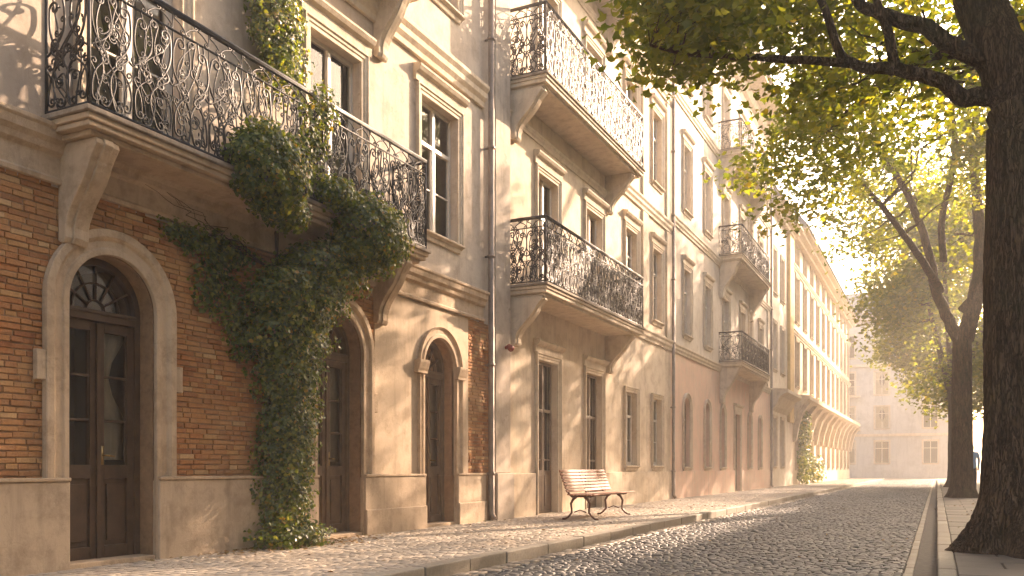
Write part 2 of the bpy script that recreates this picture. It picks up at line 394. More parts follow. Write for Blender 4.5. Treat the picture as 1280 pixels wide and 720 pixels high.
_cache = {}
def cached(key, fn):
    if key not in _cache: _cache[key] = fn()
    return _cache[key]
def curtain_mb(y0, y1, z0, z1, x, tie=0):
    b = MB(); n = 14; m = 8; w = y1 - y0
    P = []
    for j in range(m + 1):
        t = j / m; z = z1 + (z0 - z1) * t
        k = 1 - abs(tie) * math.sin(math.pi * min(1, t * 1.35)) ** 1.3 * .75 if tie else 1
        for i in range(n + 1):
            s_ = i / n
            yy = (y0 + w * s_ * k) if tie >= 0 else (y1 - w * s_ * k)
            P.append((x + .022 * math.sin(i * 2.3) * (1 if not tie else .8), yy, z))
    b.add(P, [(j * (n + 1) + i, j * (n + 1) + i + 1, (j + 1) * (n + 1) + i + 1, (j + 1) * (n + 1) + i) for j in range(m) for i in range(n)])
    return b
def window_meshes(w, h, style, paint, arch=False):
    """local: x=0 wall face, +x out, y centred, z from 0"""
    def make():
        fr = MB(); xa, xb = -.17, -.115; t = .05; hh = h
        zs = h - w / 2 if arch else h
        if not arch:
            fr.box(xa, xb, -w / 2, -w / 2 + t, 0, h); fr.box(xa, xb, w / 2 - t, w / 2, 0, h)
            fr.box(xa, xb, -w / 2 + t, w / 2 - t, h - t, h); fr.box(xa, xb, -w / 2 + t, w / 2 - t, 0, t)
        else:
            sweep_frame(fr, arch_pts(w, 0, zs), [(xa, -t), (xb, -t), (xb, 0), (xa, 0)]); fr.box(xa, xb, -w / 2 + t, w / 2 - t, 0, t)
        tr = h * (.68 if h > 1.3 else 2)
        fr.box(xa + .004, xb + .018, -.034, .034, t, h - t)
        if tr < h: fr.box(xa + .006, xb + .022, -w / 2 + t, -.034, tr - .03, tr + .03); fr.box(xa + .006, xb + .022, .034, w / 2 - t, tr - .03, tr + .03)
        if h > 1.3 and style != 'far':
            for s_ in (-1, 1):
                y0_, y1_ = (.034, w / 2 - t) if s_ > 0 else (-w / 2 + t, -.034)
                fr.box(xa + .012, xb - .004, y0_, y1_, tr * .52 - .012, tr * .52 + .012)
                # sash stiles
                fr.box(xa + .01, xb + .006, y0_, y0_ + .035, t, tr - .03); fr.box(xa + .01, xb + .006, y1_ - .035, y1_, t, tr - .03)
                fr.box(xa + .01, xb + .006, y0_ + .035, y1_ - .035, t, t + .05)
        pn = MB()
        if arch:
            ap = arch_pts(w - 2 * t, t, zs); pn.add([(-.143, y, z) for y, z in ap], [tuple(range(len(ap)))])
        else: pn.quad((-.143, -w / 2 + t, t), (-.143, w / 2 - t, t), (-.143, w / 2 - t, h - t), (-.143, -w / 2 + t, h - t))
        sl = MB(); sl.prism_y([(-.11, -.07), (.03, -.07), (.06, -.045), (.10, -.03), (.10, 0), (-.11, .012)], -w / 2 - .12, w / 2 + .12)
        sl.prism_y([(.001, -.13), (.03, -.13), (.05, -.07), (.001, -.07)], -w / 2 - .07, w / 2 + .07)
        su = MB(); pr = [(.001, 0), (.03, 0), (.03, .05), (.045, .06), (.045, .10), (.065, .11), (.065, .135), (.001, .135)]
        if arch: sweep_frame(su, arch_pts(w, 0, zs), pr)
        else: sweep_frame(su, [(-w / 2, 0), (-w / 2, h), (w / 2, h), (w / 2, 0)], pr)
        if style == 'hood':
            su.prism_y([(.001, h + .137), (.05, h + .137), (.06, h + .25), (.11, h + .28), (.14, h + .33), (.14, h + .36), (.001, h + .39)], -w / 2 - .2, w / 2 + .2)
        cu = curtain_mb(-w / 2 + .03, -.02, .05, h - .05, -.26, .55); c2 = curtain_mb(.02, w / 2 - .03, .05, h - .05, -.26, -.55)
        cu.add(c2.v, c2.f)
        return (fr.mesh('window', M[paint]), pn.mesh('pane', M['glass']), sl.mesh('sill', M['stone_B']), su.mesh('surround', M['stone_B']), cu.mesh('curtain', M['curtain'], True))
    return cached(('win', w, h, style, paint, arch), make)
def window(parent, yc, z, w, h, style='plain', paint='white', arch=False, x=XW, curtain=None, sill=True, surround=True):
    fr, pn, sl, su, cu = window_meshes(w, h, style, paint, arch)
    L_ = parent.location
    o = link('window', fr, parent, (x - L_[0], yc - L_[1], z - L_[2]), bevel=.004 if yc < 26 else 0)
    link('pane', pn, o)
    if sill: link('sill', sl, o, bevel=.008 if yc < 26 else 0)
    if surround: link('surround', su, o, bevel=.005 if yc < 26 else 0)
    if curtain if curtain is not None else rnd.random() < .6: link('curtain', cu, o)
    return o

def arched_door(parent, yc, w=.96, z0=ZS, zs=2.52, depth=.2, paint='wood_door', sur=.235, impost=True, curtain=0):
    L_ = parent.location; r = w / 2; x = XW
    lf = MB(); xa, xb = -depth - .06, -depth
    zi = zs - .06                      # transom
    t = .065
    sweep_frame(lf, [(y, z) for y, z in arch_pts(w, 0.0 + z0, zs)], [(xa, -t), (xb + .02, -t), (xb + .02, 0), (xa, 0)])
    lf.box(xa + .003, xb + .035, -r + t, r - t, zi - .055, zi + .05)
    lf.box(xa + .003, xb + .05, -r + t, r - t, zi + .012, zi + .035)
    # two leaves
    gz = z0 + .93
    for s in (-1, 1):
        a, c = (.004, r - t) if s > 0 else (-r + t, -.004)
        st = .075
        lf.box(xa + .008, xb, a, a + st, z0 + .01, zi - .055); lf.box(xa + .008, xb, c - st, c, z0 + .01, zi - .055)
        lf.box(xa + .008, xb, a + st, c - st, zi - .15, zi - .055); lf.box(xa + .008, xb, a + st, c - st, gz - .13, gz)
        lf.box(xa + .008, xb, a + st, c - st, z0 + .01, z0 + .16)
        lf.box(xa + .02, xb - .028, a + st, c - st, z0 + .16, gz - .13)                    # panel field
        lf.box(xa + .02, xb - .008, a + st + .035, c - st - .035, z0 + .21, gz - .18)
        hgt = zi - .15 - gz
        for k in (1, 2): lf.box(xa + .014, xb - .01, a + st, c - st, gz + hgt * k / 3 - .012, gz + hgt * k / 3 + .012)
        for (ya, yb) in ((a + st, a + st + .012), (c - st - .012, c - st)): lf.box(xa + .012, xb - .016, ya, yb, gz, zi - .15)
    lf.box(xb + .001, xb + .026, -.022, .022, z0 + .02, zi - .07)
    # fanlight bars
    for k in range(1, 6):
        an = math.pi * k / 6; ca, sa = math.cos(an), math.sin(an)
        p0 = (xb - .02, ca * .10, zi + .05 + sa * .10); p1 = (xb - .02, ca * (r - t + .01), zs + sa * (r - t + .01) if sa > .02 else zi)
        lf.tube([p0, p1], .011, 6)
    for rr in (.10, .26):
        lf.tube([(xb - .02, rr * math.cos(math.pi * k / 14), zi + .05 + rr * math.sin(math.pi * k / 14)) for k in range(15)], .010, 6)
    d = link('door', lf.mesh('door', M[paint]), parent, (x - L_[0], yc - L_[1], -L_[2]), bevel=.005)
    pn = MB(); xp = xa + .025
    for s in (-1, 1):
        a, c = (.004 + .075, r - t - .075) if s > 0 else (-r + t + .075, -.004 - .075)
        pn.quad((xp, a, gz), (xp, c, gz), (xp, c, zi - .15), (xp, a, zi - .15))
    ap = [(y, z) for y, z in arch_pts(w - 2 * t, zi + .05, zs)]; pn.add([(xp, y, z) for y, z in ap], [tuple(range(len(ap)))])
    link('pane', pn.mesh('pane', M['glass']), d)
    hd = MB(); zh = z0 + 1.02
    hd.box(xb + .0, xb + .012, .035, .065, zh - .09, zh + .09)
    hd.tube([(xb + .012, .05, zh), (xb + .055, .05, zh), (xb + .06, .06, zh), (xb + .06, .14, zh - .01)], .009, 8)
    link('handle', hd.mesh('handle', M['brass'], True), d)
    if curtain:
        cu = curtain_mb(.06, r - .04, gz + .05, zi - .1, xa - .06, .8 if curtain > 0 else 0)
        c2 = curtain_mb(-r + .04, -.06, gz + .05, zi - .1, xa - .06, -.8 if curtain > 0 else 0)
        if abs(curtain) > 1: cu.add(c2.v, c2.f)
        link('curtain', cu.mesh('curtain', M['curtain'], True), d)
    # arch surround of stone, with ears
    su = MB()
    pr = [(.002, -.0), (.052, -.0), (.052, .055), (.036, .065), (.036, .13), (.055, .145), (.07, .165), (.07, sur), (.002, sur)]
    n0 = z0 if sur < .2 else z0
    sweep_frame(su, arch_pts(w, n0, zs, 28), pr)
    if impost:
        zz = 1.78 if sur > .2 else zs - .12
        for s in (-1, 1):
            ya, yb = sorted((s * (r + sur - (0 if sur > .2 else sur + .02)), s * (r + sur + .085)))
            if sur > .2: su.box(.003, .062, ya, yb, zz, zz + .26)
            else: su.prism_y([(.003, zz), (.085, zz), (.085, zz + .04), (.10, zz + .07), (.125, zz + .16), (.125, zz + .2), (.003, zz + .2)], ya, yb)
    su.box(.002, .085, -.07, .07, zs + r + .01, zs + r + sur + .02) if False else None
    link('arch_surround', su.mesh('arch_surround', M['stone']), parent, (x - L_[0], yc - L_[1], -L_[2]), bevel=.008)
    st = MB(); st.box(-depth - .1, .03, -r - .0, r + .0, ZS - .02, ZS + .045)
    link('threshold', st.mesh('threshold', M['stone']), d, bevel=.01)
    return d

# ------------------------------------------------------------------ wrought iron
def curl(c, r0, a0, turns, sgn, n=16):
    return [(c[0] + r0 * (1 - .78 * k / n) * math.cos(a0 + sgn * turns * 2 * math.pi * k / n), c[1] + r0 * (1 - .78 * k / n) * math.sin(a0 + sgn * turns * 2 * math.pi * k / n)) for k in range(n + 1)]
def scroll(p, q, bend, r0, r1, s0, s1, n=12):
    """a bar bowed from p to q which rolls up into a volute at each end"""
    (ax, ay), (bx, by) = p, q; dx, dy = bx - ax, by - ay; l = math.hypot(dx, dy); nx, ny = -dy / l, dx / l
    mid = [(ax + dx * t + nx * bend * math.sin(math.pi * t), ay + dy * t + ny * bend * math.sin(math.pi * t)) for t in [i / n for i in range(n + 1)]]
    def end(pt, prev, r, s):
        tx, ty = pt[0] - prev[0], pt[1] - prev[1]; m = math.hypot(tx, ty); tx /= m; ty /= m
        c = (pt[0] - ty * s * r, pt[1] + tx * s * r); a0 = math.atan2(pt[1] - c[1], pt[0] - c[0])
        return curl(c, r, a0, 1.15, s)[1:]
    e1 = end(mid[-1], mid[-2], r1, s1) if r1 else []
    e0 = end(mid[0], mid[1], r0, s0) if r0 else []
    return e0[::-1] + mid + e1
def panel(w, h, seed, fine=1.0):
    """ornament of one railing bay in (u,v); list of (polyline, radius)"""
    q = random.Random(seed); J = lambda s: q.uniform(-s, s); out = []; r = .0075 * fine
    hb = h * .86
    for s in (-1, 1):
        X = lambda u: w / 2 + s * u
        j = J(.02)
        def S(p, qq, bend, r0, r1, s0, s1, rr=r):
            out.append(([(w / 2 + s * u, v) for u, v in scroll(p, qq, bend, r0, r1, s0, s1)], rr))
        S((.03, .06), (w * .34, hb * .50 + j), .10 + J(.03), .05, .055, 1, 1, r * 1.15)
        S((w * .44, .10), (w * .12, hb * .44 + j), -.07 + J(.02), .045, .05, -1, -1)
        S((w * .10, hb * .46), (w * .42, hb * .90 + J(.02)), -.09 + J(.03), .045, .06, 1, 1, r * 1.15)
        S((w * .46, hb * .50), (w * .10, hb * .93), .10 + J(.02), .05, .045, 1, 1)
        S((w * .30, hb * .12 + J(.02)), (w * .47, hb * .36), .03, .03, .035, -1, 1, r * .8)
        S((w * .22, hb * .62 + J(.02)), (w * .05, hb * .76), .03, .03, .03, 1, -1, r * .8)
        S((w * .02, hb * .26), (w * .20, hb * .30 + J(.02)), .04, .0, .035, 1, -1, r * .8)
        # vine stem
        ph = J(3); out.append(([(w / 2 + s * (w * .27 + .035 * math.sin(ph + v * 9)), v) for v in [hb * k / 20 for k in range(21)]], r * .85))
    for k in range(int(8 * w / .5 + .5)):
        cx, cy, rr = q.uniform(.07, w - .07), q.uniform(.10, hb - .08), q.uniform(.035, .07); a0 = q.uniform(0, 6.28); sg = q.choice((-1, 1))
        out.append((curl((cx, cy), rr, a0, q.uniform(.9, 1.5), sg, 18), r * .9))
    for k in range(2):
        a0 = q.uniform(0, 6.28); f0 = q.uniform(5, 8); am = w * q.uniform(.2, .4)
        out.append(([(w / 2 + am * math.sin(a0 + v * f0), v) for v in [hb * i / 26 for i in range(27)]], r * .8))
    # top frieze of rings
    n = max(3, int(w / .12)); rr = (h - hb) * .40
    for k in range(n):
        cu = w * (k + .5) / n; sg = 1 if k % 2 else -1; vm = (h + hb) / 2
        out.append((scroll((cu - .4 * w / n, vm - sg * rr * .5), (cu + .4 * w / n, vm + sg * rr * .5), .01, rr * .45, rr * .45, sg, sg), r * .8))
    return out, hb
def railing(path, z0, h, mat, bay=.62, sides=5, fine=1.0, seed=1, leaves=True, name='railing', off=(0, 0, 0), belly=0):
    """path: outline (x,y) points of the balcony edge, followed by iron bays"""
    b = MB(); P = [Vector(p) for p in path]; seg = [(P[i + 1] - P[i]).length for i in range(len(P) - 1)]; tot = sum(seg)
    def at(s):
        s = min(max(s, 0), tot)
        for i, l in enumerate(seg):
            if s <= l + 1e-9 or i == len(seg) - 1: return P[i] + (P[i + 1] - P[i]) * (s / l)
            s -= l
    # corner arc-lengths (sharp corners)
    cor = [0]; a = 0
    for i, l in enumerate(seg):
        a += l
        if i < len(seg) - 1 and (P[i + 1] - P[i]).normalized().dot((P[i + 2] - P[i + 1]).normalized()) < .6: cor.append(a)
    cor.append(tot)
    def pt(s, v): p = at(s); return (p.x, p.y, z0 + v)
    for (v, r_) in ((.02, .014), (h, .022), (h + .016, .026), (h * .86, .011)):
        for i in range(len(P) - 1):
            b.tube([(P[i].x, P[i].y, z0 + v), (P[i + 1].x, P[i + 1].y, z0 + v)], r_ , 8 if sides > 4 else 6)
    q = random.Random(seed); kk = 0
    for ci in range(len(cor) - 1):
        s0, s1 = cor[ci], cor[ci + 1]; n = max(1, round((s1 - s0) / bay)); w = (s1 - s0) / n
        for i in range(n + 1):
            rr = .017 if i in (0, n) else .0065
            if i == n and ci < len(cor) - 2: continue
            b.tube([pt(s0 + w * i, 0), pt(s0 + w * i, h)], rr, 6)
        for i in range(n):
            pl, hb = cached(('panel', round(w, 3), round(h, 3), (seed + kk) % 7, fine), lambda: panel(w, h, (seed + kk) % 7 * 11 + 3, fine)); kk += 1
            for line, rr in pl:
                dz = q.uniform(-.006, .006)
                l2 = line if sides > 4 else line[::2] + ([line[-1]] if len(line) % 2 == 0 else [])
                b.tube([pt(s0 + w * i + min(max(u, .0), w), min(max(v + dz, .02), h)) for u, v in l2], rr, sides, False)
            if leaves:
                for k in range(12 if sides > 4 else 5):
                    u, v = q.uniform(.04, w - .04), q.uniform(.08, h * .82); c = Vector(pt(s0 + w * i + u, v)); r_ = q.uniform(.012, .024)
                    an = q.uniform(0, 6.28); T = (Vector(pt(s0 + w * i + u + .02, v)) - Vector(pt(s0 + w * i + u - .02, v))).normalized()
                    D = T * math.cos(an) + Vector((0, 0, 1)) * math.sin(an); E_ = T * -math.sin(an) + Vector((0, 0, 1)) * math.cos(an); Nn = D.cross(E_)
                    b.add([c - D * r_ * 1.6, c + E_ * r_ * .7, c + D * r_ * 1.6, c - E_ * r_ * .7, c + Nn * r_ * .5, c - Nn * r_ * .5],
                          [(0, 1, 4), (1, 2, 4), (2, 3, 4), (3, 0, 4), (1, 0, 5), (2, 1, 5), (3, 2, 5), (0, 3, 5)])
    return b.mesh(name, mat, True, off)

def outline(y0, y1, d, ins=0, rnd_r=0):
    y0 += ins; y1 -= ins; d -= ins; x = XW
    if not rnd_r: return [(x, y0), (x + d, y0), (x + d, y1), (x, y1)]
    r = min(rnd_r, d - .02); pts = [(x, y0), (x + d, y0)]
    for k in range(9):
        a = math.pi / 2 * k / 8; pts.append((x + d - r + r * math.cos(a), y1 - r * 2.2 + r * 2.2 * math.sin(a)))
    pts.append((x, y1)); return pts
def balcony(parent, y0, y1, d, z, h, mat_s, mat_i, corbels, cw=.22, ch=.8, rr=0, bay=.62, sides=5, fine=1, seed=1, thick=.15, leaves=True):
    L_ = parent.location; b = MB(); off = tuple(L_)
    b2 = MB(); b2.prism_z(outline(y0, y1, d, 0, rr), z - .045, z)
    b.prism_z(outline(y0, y1, d, .03, rr), z - .10, z - .046); b.prism_z(outline(y0, y1, d, .055, rr), z - thick, z - .101)
    b.prism_z(outline(y0, y1, d, .12, rr), z - thick - .05, z - thick - .001)
    s = link('balcony', b.mesh('balcony', mat_s, False, off), parent, bevel=.01)
    link('slab_edge', b2.mesh('slab_edge', M['stone_dk'], False, off), s, bevel=.008)
    path = outline(y0, y1, d, .06, rr)
    link('railing', railing(path, z + .015, h, mat_i, bay, sides, fine, seed, leaves, off=off), s)
    zt = z - thick - .052
    prof = [(0, zt), (d * .80, zt), (d * .82, zt - .05), (d * .76, zt - .10)]
    for k in range(1, 9):
        t = k / 9; xx = d * (.74 - .60 * t ** .8) + .035 * math.sin(t * math.pi * 2.0) * (d / .6); prof.append((xx, zt - .10 - (ch - .16) * t))
    prof += [(d * .16, zt - ch + .05), (d * .12, zt - ch), (.04, zt - ch), (0, zt - ch + .02)]
    prof = [(XW + .002 + x_, z_) for x_, z_ in prof]
    for yc in corbels:
        c = MB(); c.prism_y(prof, yc - cw / 2, yc + cw / 2)
        pr2 = [(XW + .002 + (x_ - XW) * 1.0 + (.018 if x_ > XW + .05 else 0), z_) for x_, z_ in prof]
        c.prism_y(pr2, yc - cw / 5, yc + cw / 5)
        link('corbel', c.mesh('corbel', mat_s, False, off), s, bevel=.01)
    return s
def cornice(parent, y0, y1, prof, mat, name='cornice', bev=.006):
    b = MB(); b.prism_y([(XW + x_, z_) for x_, z_ in prof], y0, y1)
    return link(name, b.mesh(name, mat, False, tuple(parent.location)), parent, bevel=bev)
def band(z, h, d):
    return [(.001, z), (d * .35, z), (d * .40, z + h * .22), (d * .7, z + h * .40), (d * .72, z + h * .62), (d, z + h * .80), (d, z + h * .97), (.001, z + h)]
def pipe(parent, y, z1, r=.045, x=XW + .09):
    b = MB(); b.tube([(x, y, z1), (x, y, ZS + .12), (x + .06, y, ZS + .03)], r, 12)
    z = .9
    while z < z1 - .2:
        b.tube([(x, y, z), (x, y, z + .05)], r * 1.28, 12); b.box(XW, x, y - .012, y + .012, z + .01, z + .04); z += 1.85
    return link('drain_pipe', b.mesh('drain_pipe', M['lead'], True, tuple(parent.location)), parent)
def partbox(parent, name, boxes, mat, bev=.008):
    for bx in boxes:
        b = MB(); b.box(*bx); link(name, b.mesh(name, mat, False, tuple(parent.location)), parent, bevel=bev)

# ------------------------------------------------------------------ house A (brick, ivy balcony)
A = empty('brick_house', 'nearest house on the left, brick and cream with ivy and a long black balcony', 'house', (XW, 7.5, 0))
oA = tuple(A.location)
A0, A1 = 1.6, 13.44
doors = [(5.70, 2.52), (9.14, 2.55), (11.66, 2.55)]
b = MB()
opsA = [(yc - .48, yc + .48, ZS, zs + .48, True) for yc, zs in doors] + [(2.2, 3.16, ZS, 3.0, True)]
up = [(5.42, 6.52, 4.12, 6.5), (8.55, 9.6, 4.12, 6.45), (2.3, 3.2, 4.6, 6.62), (11.12, 12.22, 4.6, 6.62)]
up2 = [(5.42, 6.52, 7.8, 10.1), (8.55, 9.6, 7.8, 10.1), (11.12, 12.22, 8.3, 10.2), (2.3, 3.2, 8.3, 10.2)]
facade(b, A0, A1, 3.48, 12.6, [(*o, False) for o in up + up2], depth=.2); shell(b, A0, A1, 12.6)
link('upper_wall', b.mesh('upper_wall', M['st_A'], False, oA), A)
b = MB(); facade(b, A0, A1, -.02, 3.48, opsA, x=XW - .012, depth=.2)
link('mortar_wall', b.mesh('mortar_wall', M['mortar'], False, oA), A)
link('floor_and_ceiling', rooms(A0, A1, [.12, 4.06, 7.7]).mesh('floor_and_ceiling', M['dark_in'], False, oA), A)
# real bricks
br = MB(); rb = random.Random(3); z = .90; row = 0
def in_arch(y, zc, grow):
    for yc, zs in doors + [(2.68, 2.52)]:
        if abs(y - yc) < .48 + grow and zc < zs: return True
        if zc >= zs and math.hypot(y - yc, zc - zs) < .48 + grow: return True
    return False
bricks = []
while z < 3.47:
    y = A0 + .01 - (.11 if row % 2 else 0) ; hh = .045
    while y < A1 - .02:
        l = .185 if rb.random() < .6 else .10
        l *= rb.uniform(.93, 1.05); ya, yb = max(y, A0 + .01), min(y + l, A1 - .01)
        yc = (ya + yb) / 2
        if yb - ya > .04 and not in_arch(yc, z + hh / 2, .05 + (yb - ya) * .3) and not (9.95 < yc < 12.56):
            dd = rb.uniform(-.012, .007); e = rb.uniform(-.002, .002)
            br.box(XW - .03, XW + .004 + dd, ya, yb, z + e - .001 + rb.uniform(0, .004), z + hh + e + rb.uniform(-.005, .004))
        y += l + rb.uniform(.005, .013)
    z += .0535; row += 1
link('brickwork', br.mesh('brickwork', M['brick'], False, oA), A, bevel=.005)
# stucco field between the second and third doors
b = MB(); facade(b, 9.93, 12.58, .9, 3.48, [(11.18, 12.14, .9, 3.03, True)], x=XW + .012, depth=.05)
b.quad((XW + .012, 9.93, .9), (XW + .012, 9.93, 3.48), (XW - .03, 9.93, 3.48), (XW - .03, 9.93, .9)); b.quad((XW + .012, 12.58, .9), (XW - .03, 12.58, .9), (XW - .03, 12.58, 3.48), (XW + .012, 12.58, 3.48))
link('ground_floor_stucco', b.mesh('ground_floor_stucco', M['st_A2'], False, oA), A)
segs = [(A0, 2.2), (3.16, 5.21), (6.19, 8.65), (9.63, 11.17), (12.15, 13.1)]
partbox(A, 'plinth', [(XW - .05, XW + .075, a, c, -.02, .90) for a, c in segs], M['plinth'], .012)
partbox(A, 'plinth_step', [(XW, XW + .10, a - .0, c + .0, -.02, .46) for a, c in segs[3:]] , M['plinth'], .012)
partbox(A, 'plinth_coping', [(XW, XW + .09, a, c, .902, .935) for a, c in segs], M['stone'], .008)
arched_door(A, 5.70, zs=2.52, curtain=1)
arched_door(A, 9.14, zs=2.55, paint='wood_green', curtain=-2)
arched_door(A, 11.66, zs=2.55, paint='wood_green', sur=.165, curtain=-2)
arched_door(A, 2.68, zs=2.52)
cornice(A, A0, A1 - .35, [(.003, 3.50), (.055, 3.50), (.06, 3.54), (.03, 3.56), (.03, 3.74), (.075, 3.77), (.085, 3.82), (.12, 3.86), (.13, 3.93), (.15, 3.95), (.15, 3.985), (.003, 4.03)], M['stone'])
cornice(A, A0, A1 - .35, band(7.12, .36, .15), M['stone_B'])
cornice(A, A0, A1 - .35, band(10.9, .36, .15), M['stone_B'])
cornice(A, A0, A1, band(12.2, .5, .5), M['stone_B'], 'eaves_cornice')
b = MB(); b.prism_y([(XW + .45, 12.7), (XW - .5, 14.6), (-12, 15.2), (-15, 12.7)], A0, A1); link('roof', b.mesh('roof', M['roof'], False, oA), A)
partbox(A, 'pilaster', [(XW, XW + .10, 13.40, 13.99, .935, 12.2), (XW, XW + .16, 13.36, 14.02, -.02, .93)], M['st_A'], .012)
for (a, c, d, e) in up[:2] + up2[:2]: window(A, (a + c) / 2, d, c - a, e - d, 'hood', sill=False, curtain=True)
for (a, c, d, e) in up[2:] + up2[2:]: window(A, (a + c) / 2, d, c - a, e - d, 'hood', curtain=False)
balcony(A, 4.97, 10.46, .60, 4.06, 1.2, M['stone'], M['iron'], [5.26, 10.02], .24, .86, bay=.46, seed=2, fine=1.3)
balcony(A, 4.97, 10.46, .60, 7.72, 1.2, M['stone_B'], M['iron'], [5.26, 10.02], .24, .86, bay=.60, seed=4, sides=4, leaves=False)
pipe(A, 13.2, 12.3, .052, XW + .12)
fx = MB(); fx.tube([(XW + .10, 13.78, 3.14), (XW + .16, 13.78, 3.15), (XW + .165, 13.78, 3.15)], [.03, .035, .02], 10); fx.tube([(XW + .16, 13.78, 3.16), (XW + .24, 13.74, 3.11)], [.05, .06], 12)
tag(link('alarm_beacon', fx.mesh('alarm_beacon', M['red'], True, (XW + .1, 13.78, 3.14)), None, (XW + .1, 13.78, 3.14)), 'small dull red beacon fixed high on the pale pilaster right of the near downpipe', 'alarm')

# ------------------------------------------------------------------ house B
B = empty('cream_house', 'warm cream house with two large ornate balconies one above the other, behind the slatted bench', 'house', (XW, 19, 0))
oB = tuple(B.location); B0, B1 = 13.99, 24.75
dB = [(15.38, 16.32), (17.95, 18.92)]
ops = []
for a, c in dB: ops.append((a, c, ZS, 3.12, False))
for zf in (4.32, 8.0, 11.7):
    for a, c in dB: ops.append((a, c, zf, zf + 2.42, False))
wB = [(20.65, 21.5), (22.95, 23.75)]
for a, c in wB: ops.append((a, c, 1.08, 2.92, False))
for zf in (5.05, 8.8, 12.45):
    for a, c in wB: ops.append((a, c, zf, zf + 1.95, False))
b = MB(); facade(b, B0, B1, -.02, 15.6, ops, depth=.22); shell(b, B0, B1, 15.6)
link('wall', b.mesh('wall', M['st_B'], False, oB), B)
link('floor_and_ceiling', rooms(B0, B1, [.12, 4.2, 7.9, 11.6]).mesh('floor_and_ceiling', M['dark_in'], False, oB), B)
def french(parent, a, c, z, h, w_paint='white', ground=False):
    o = window(parent, (a + c) / 2, z, c - a, h, 'hood' if not ground else 'hood', w_paint, sill=False, curtain=True)
    if ground:
        lb = MB(); w = c - a
        for s in (-1, 1):
            ya, yb = (.02, w / 2 - .05) if s > 0 else (-w / 2 + .05, -.02)
            lb.box(-.165, -.10, ya, yb, .05, .85); lb.box(-.10, -.09, ya + .06, yb - .06, .14, .76)
        link('lower_panel', lb.mesh('lower_panel', M['wood_green']), o, bevel=.006)
    return o
for a, c in dB: french(B, a, c, ZS, 3.0, 'dark_frame', True)
for zf in (4.32, 8.0, 11.7):
    for a, c in dB: french(B, a, c, zf, 2.42)
for a, c in wB: window(B, (a + c) / 2, 1.08, c - a, 1.84, 'plain')
for zf in (5.05, 8.8, 12.45):
    for a, c in wB: window(B, (a + c) / 2, zf, c - a, 1.95, 'hood')
partbox(B, 'plinth', [(XW, XW + .05, a, c, -.02, .92) for a, c in ((14.03, 15.2), (16.5, 17.77), (19.1, B1))], M['st_B'])
partbox(B, 'pilaster', [(XW, XW + .06, a, c, z0, z1) for a, c in ((21.95, 22.4), (24.2, 24.62)) for z0, z1 in ((4.72, 7.75), (8.1, 11.4), (11.75, 15.0))], M['stone_B'])
for z_ in (4.4, 7.78, 11.45): cornice(B, 19.8, B1, band(z_, .30, .12), M['stone_B'])
for z_ in (7.6 - .3, 11.05): cornice(B, B0, 19.8, band(z_, .16, .08), M['stone_B'])
cornice(B, B0, B1, band(15.05, .6, .7), M['stone_B'], 'eaves_cornice')
b = MB(); b.prism_y([(XW + .6, 15.66), (XW - .5, 17.6), (-12, 18.2), (-15, 15.62)], B0, B1); link('roof', b.mesh('roof', M['roof'], False, oB), B)
for k, (z_, h_) in enumerate(((4.30, 1.14), (8.02, 1.2), (11.74, 1.2))):
    balcony(B, 14.03, 19.78, .80, z_, h_, M['stone_B'], M['iron_brown'], [14.25, 19.3], .26, .85, bay=.38, sides=5 if k < 2 else 4, seed=5 + k, fine=1.4, leaves=k < 2, thick=.17)
pipe(B, 24.72, 15.2, .05)

# ------------------------------------------------------------------ house C
Cc = empty('rose_house', 'pale house with rose ground floor and three small balconies stacked in its middle', 'house', (XW, 33, 0))
oC = tuple(Cc.location); C0, C1 = 24.75, 41.5
cols = [(26.15, 26.95), (28.8, 29.65)]; bal = [(31.6, 32.5), (34.6, 35.5)]; rgt = [(37.2 - .9, 37.0), (38.6, 39.35)]
gw = [(26.15, 26.9), (28.85, 29.5), (31.2, 31.85), (36.2, 36.85), (38.5, 39.15)]
gd = (33.6, 34.6)
opg = [(a, c, 1.05, 3.2, True) for a, c in gw] + [(gd[0], gd[1], ZS, 3.1, False)]
b = MB(); facade(b, C0, C1, -.02, 4.45, opg, depth=.22); link('ground_floor_wall', b.mesh('ground_floor_wall', M['st_pink'], False, oC), Cc)
ops = []
lev = [(5.1, 2.0), (8.9, 2.0), (12.7, 1.9)]
for zf, hh in lev:
    for a, c in cols + rgt: ops.append((a, c, zf, zf + hh, False))
for zf in (4.82, 8.57, 12.27):
    for a, c in bal: ops.append((a, c, zf, zf + 2.35, False))
b = MB(); facade(b, C0, C1, 4.45, 16.4, ops, depth=.22); shell(b, C0, C1, 16.4)
link('upper_wall', b.mesh('upper_wall', M['st_C'], False, oC), Cc)
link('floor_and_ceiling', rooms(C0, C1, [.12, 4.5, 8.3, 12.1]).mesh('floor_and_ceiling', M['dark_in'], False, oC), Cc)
for a, c in gw: window(Cc, (a + c) / 2, 1.05, c - a, 2.15, 'plain', 'dark_frame', arch=True)
o = french(Cc, gd[0], gd[1], ZS, 2.98, 'dark_frame', True)
for zf, hh in lev:
    for a, c in cols + rgt: window(Cc, (a + c) / 2, zf, c - a, hh, 'hood')
for zf in (4.82, 8.57, 12.27):
    for a, c in bal: window(Cc, (a + c) / 2, zf, c - a, 2.35, 'hood', sill=False)
partbox(Cc, 'plinth', [(XW, XW + .05, C0 + .03, 33.45, -.02, .93), (XW, XW + .05, 34.75, C1 - .03, -.02, .93)], M['st_pink'])
for z_ in (4.42, 8.15, 11.9): cornice(Cc, C0, C1, band(z_, .26, .11), M['stone_B'])
partbox(Cc, 'pilaster', [(XW, XW + .05, 40.6, 41.1, z0, z1) for z0, z1 in ((4.7, 8.14), (8.42, 11.88), (12.2, 15.9))], M['stone_B'])
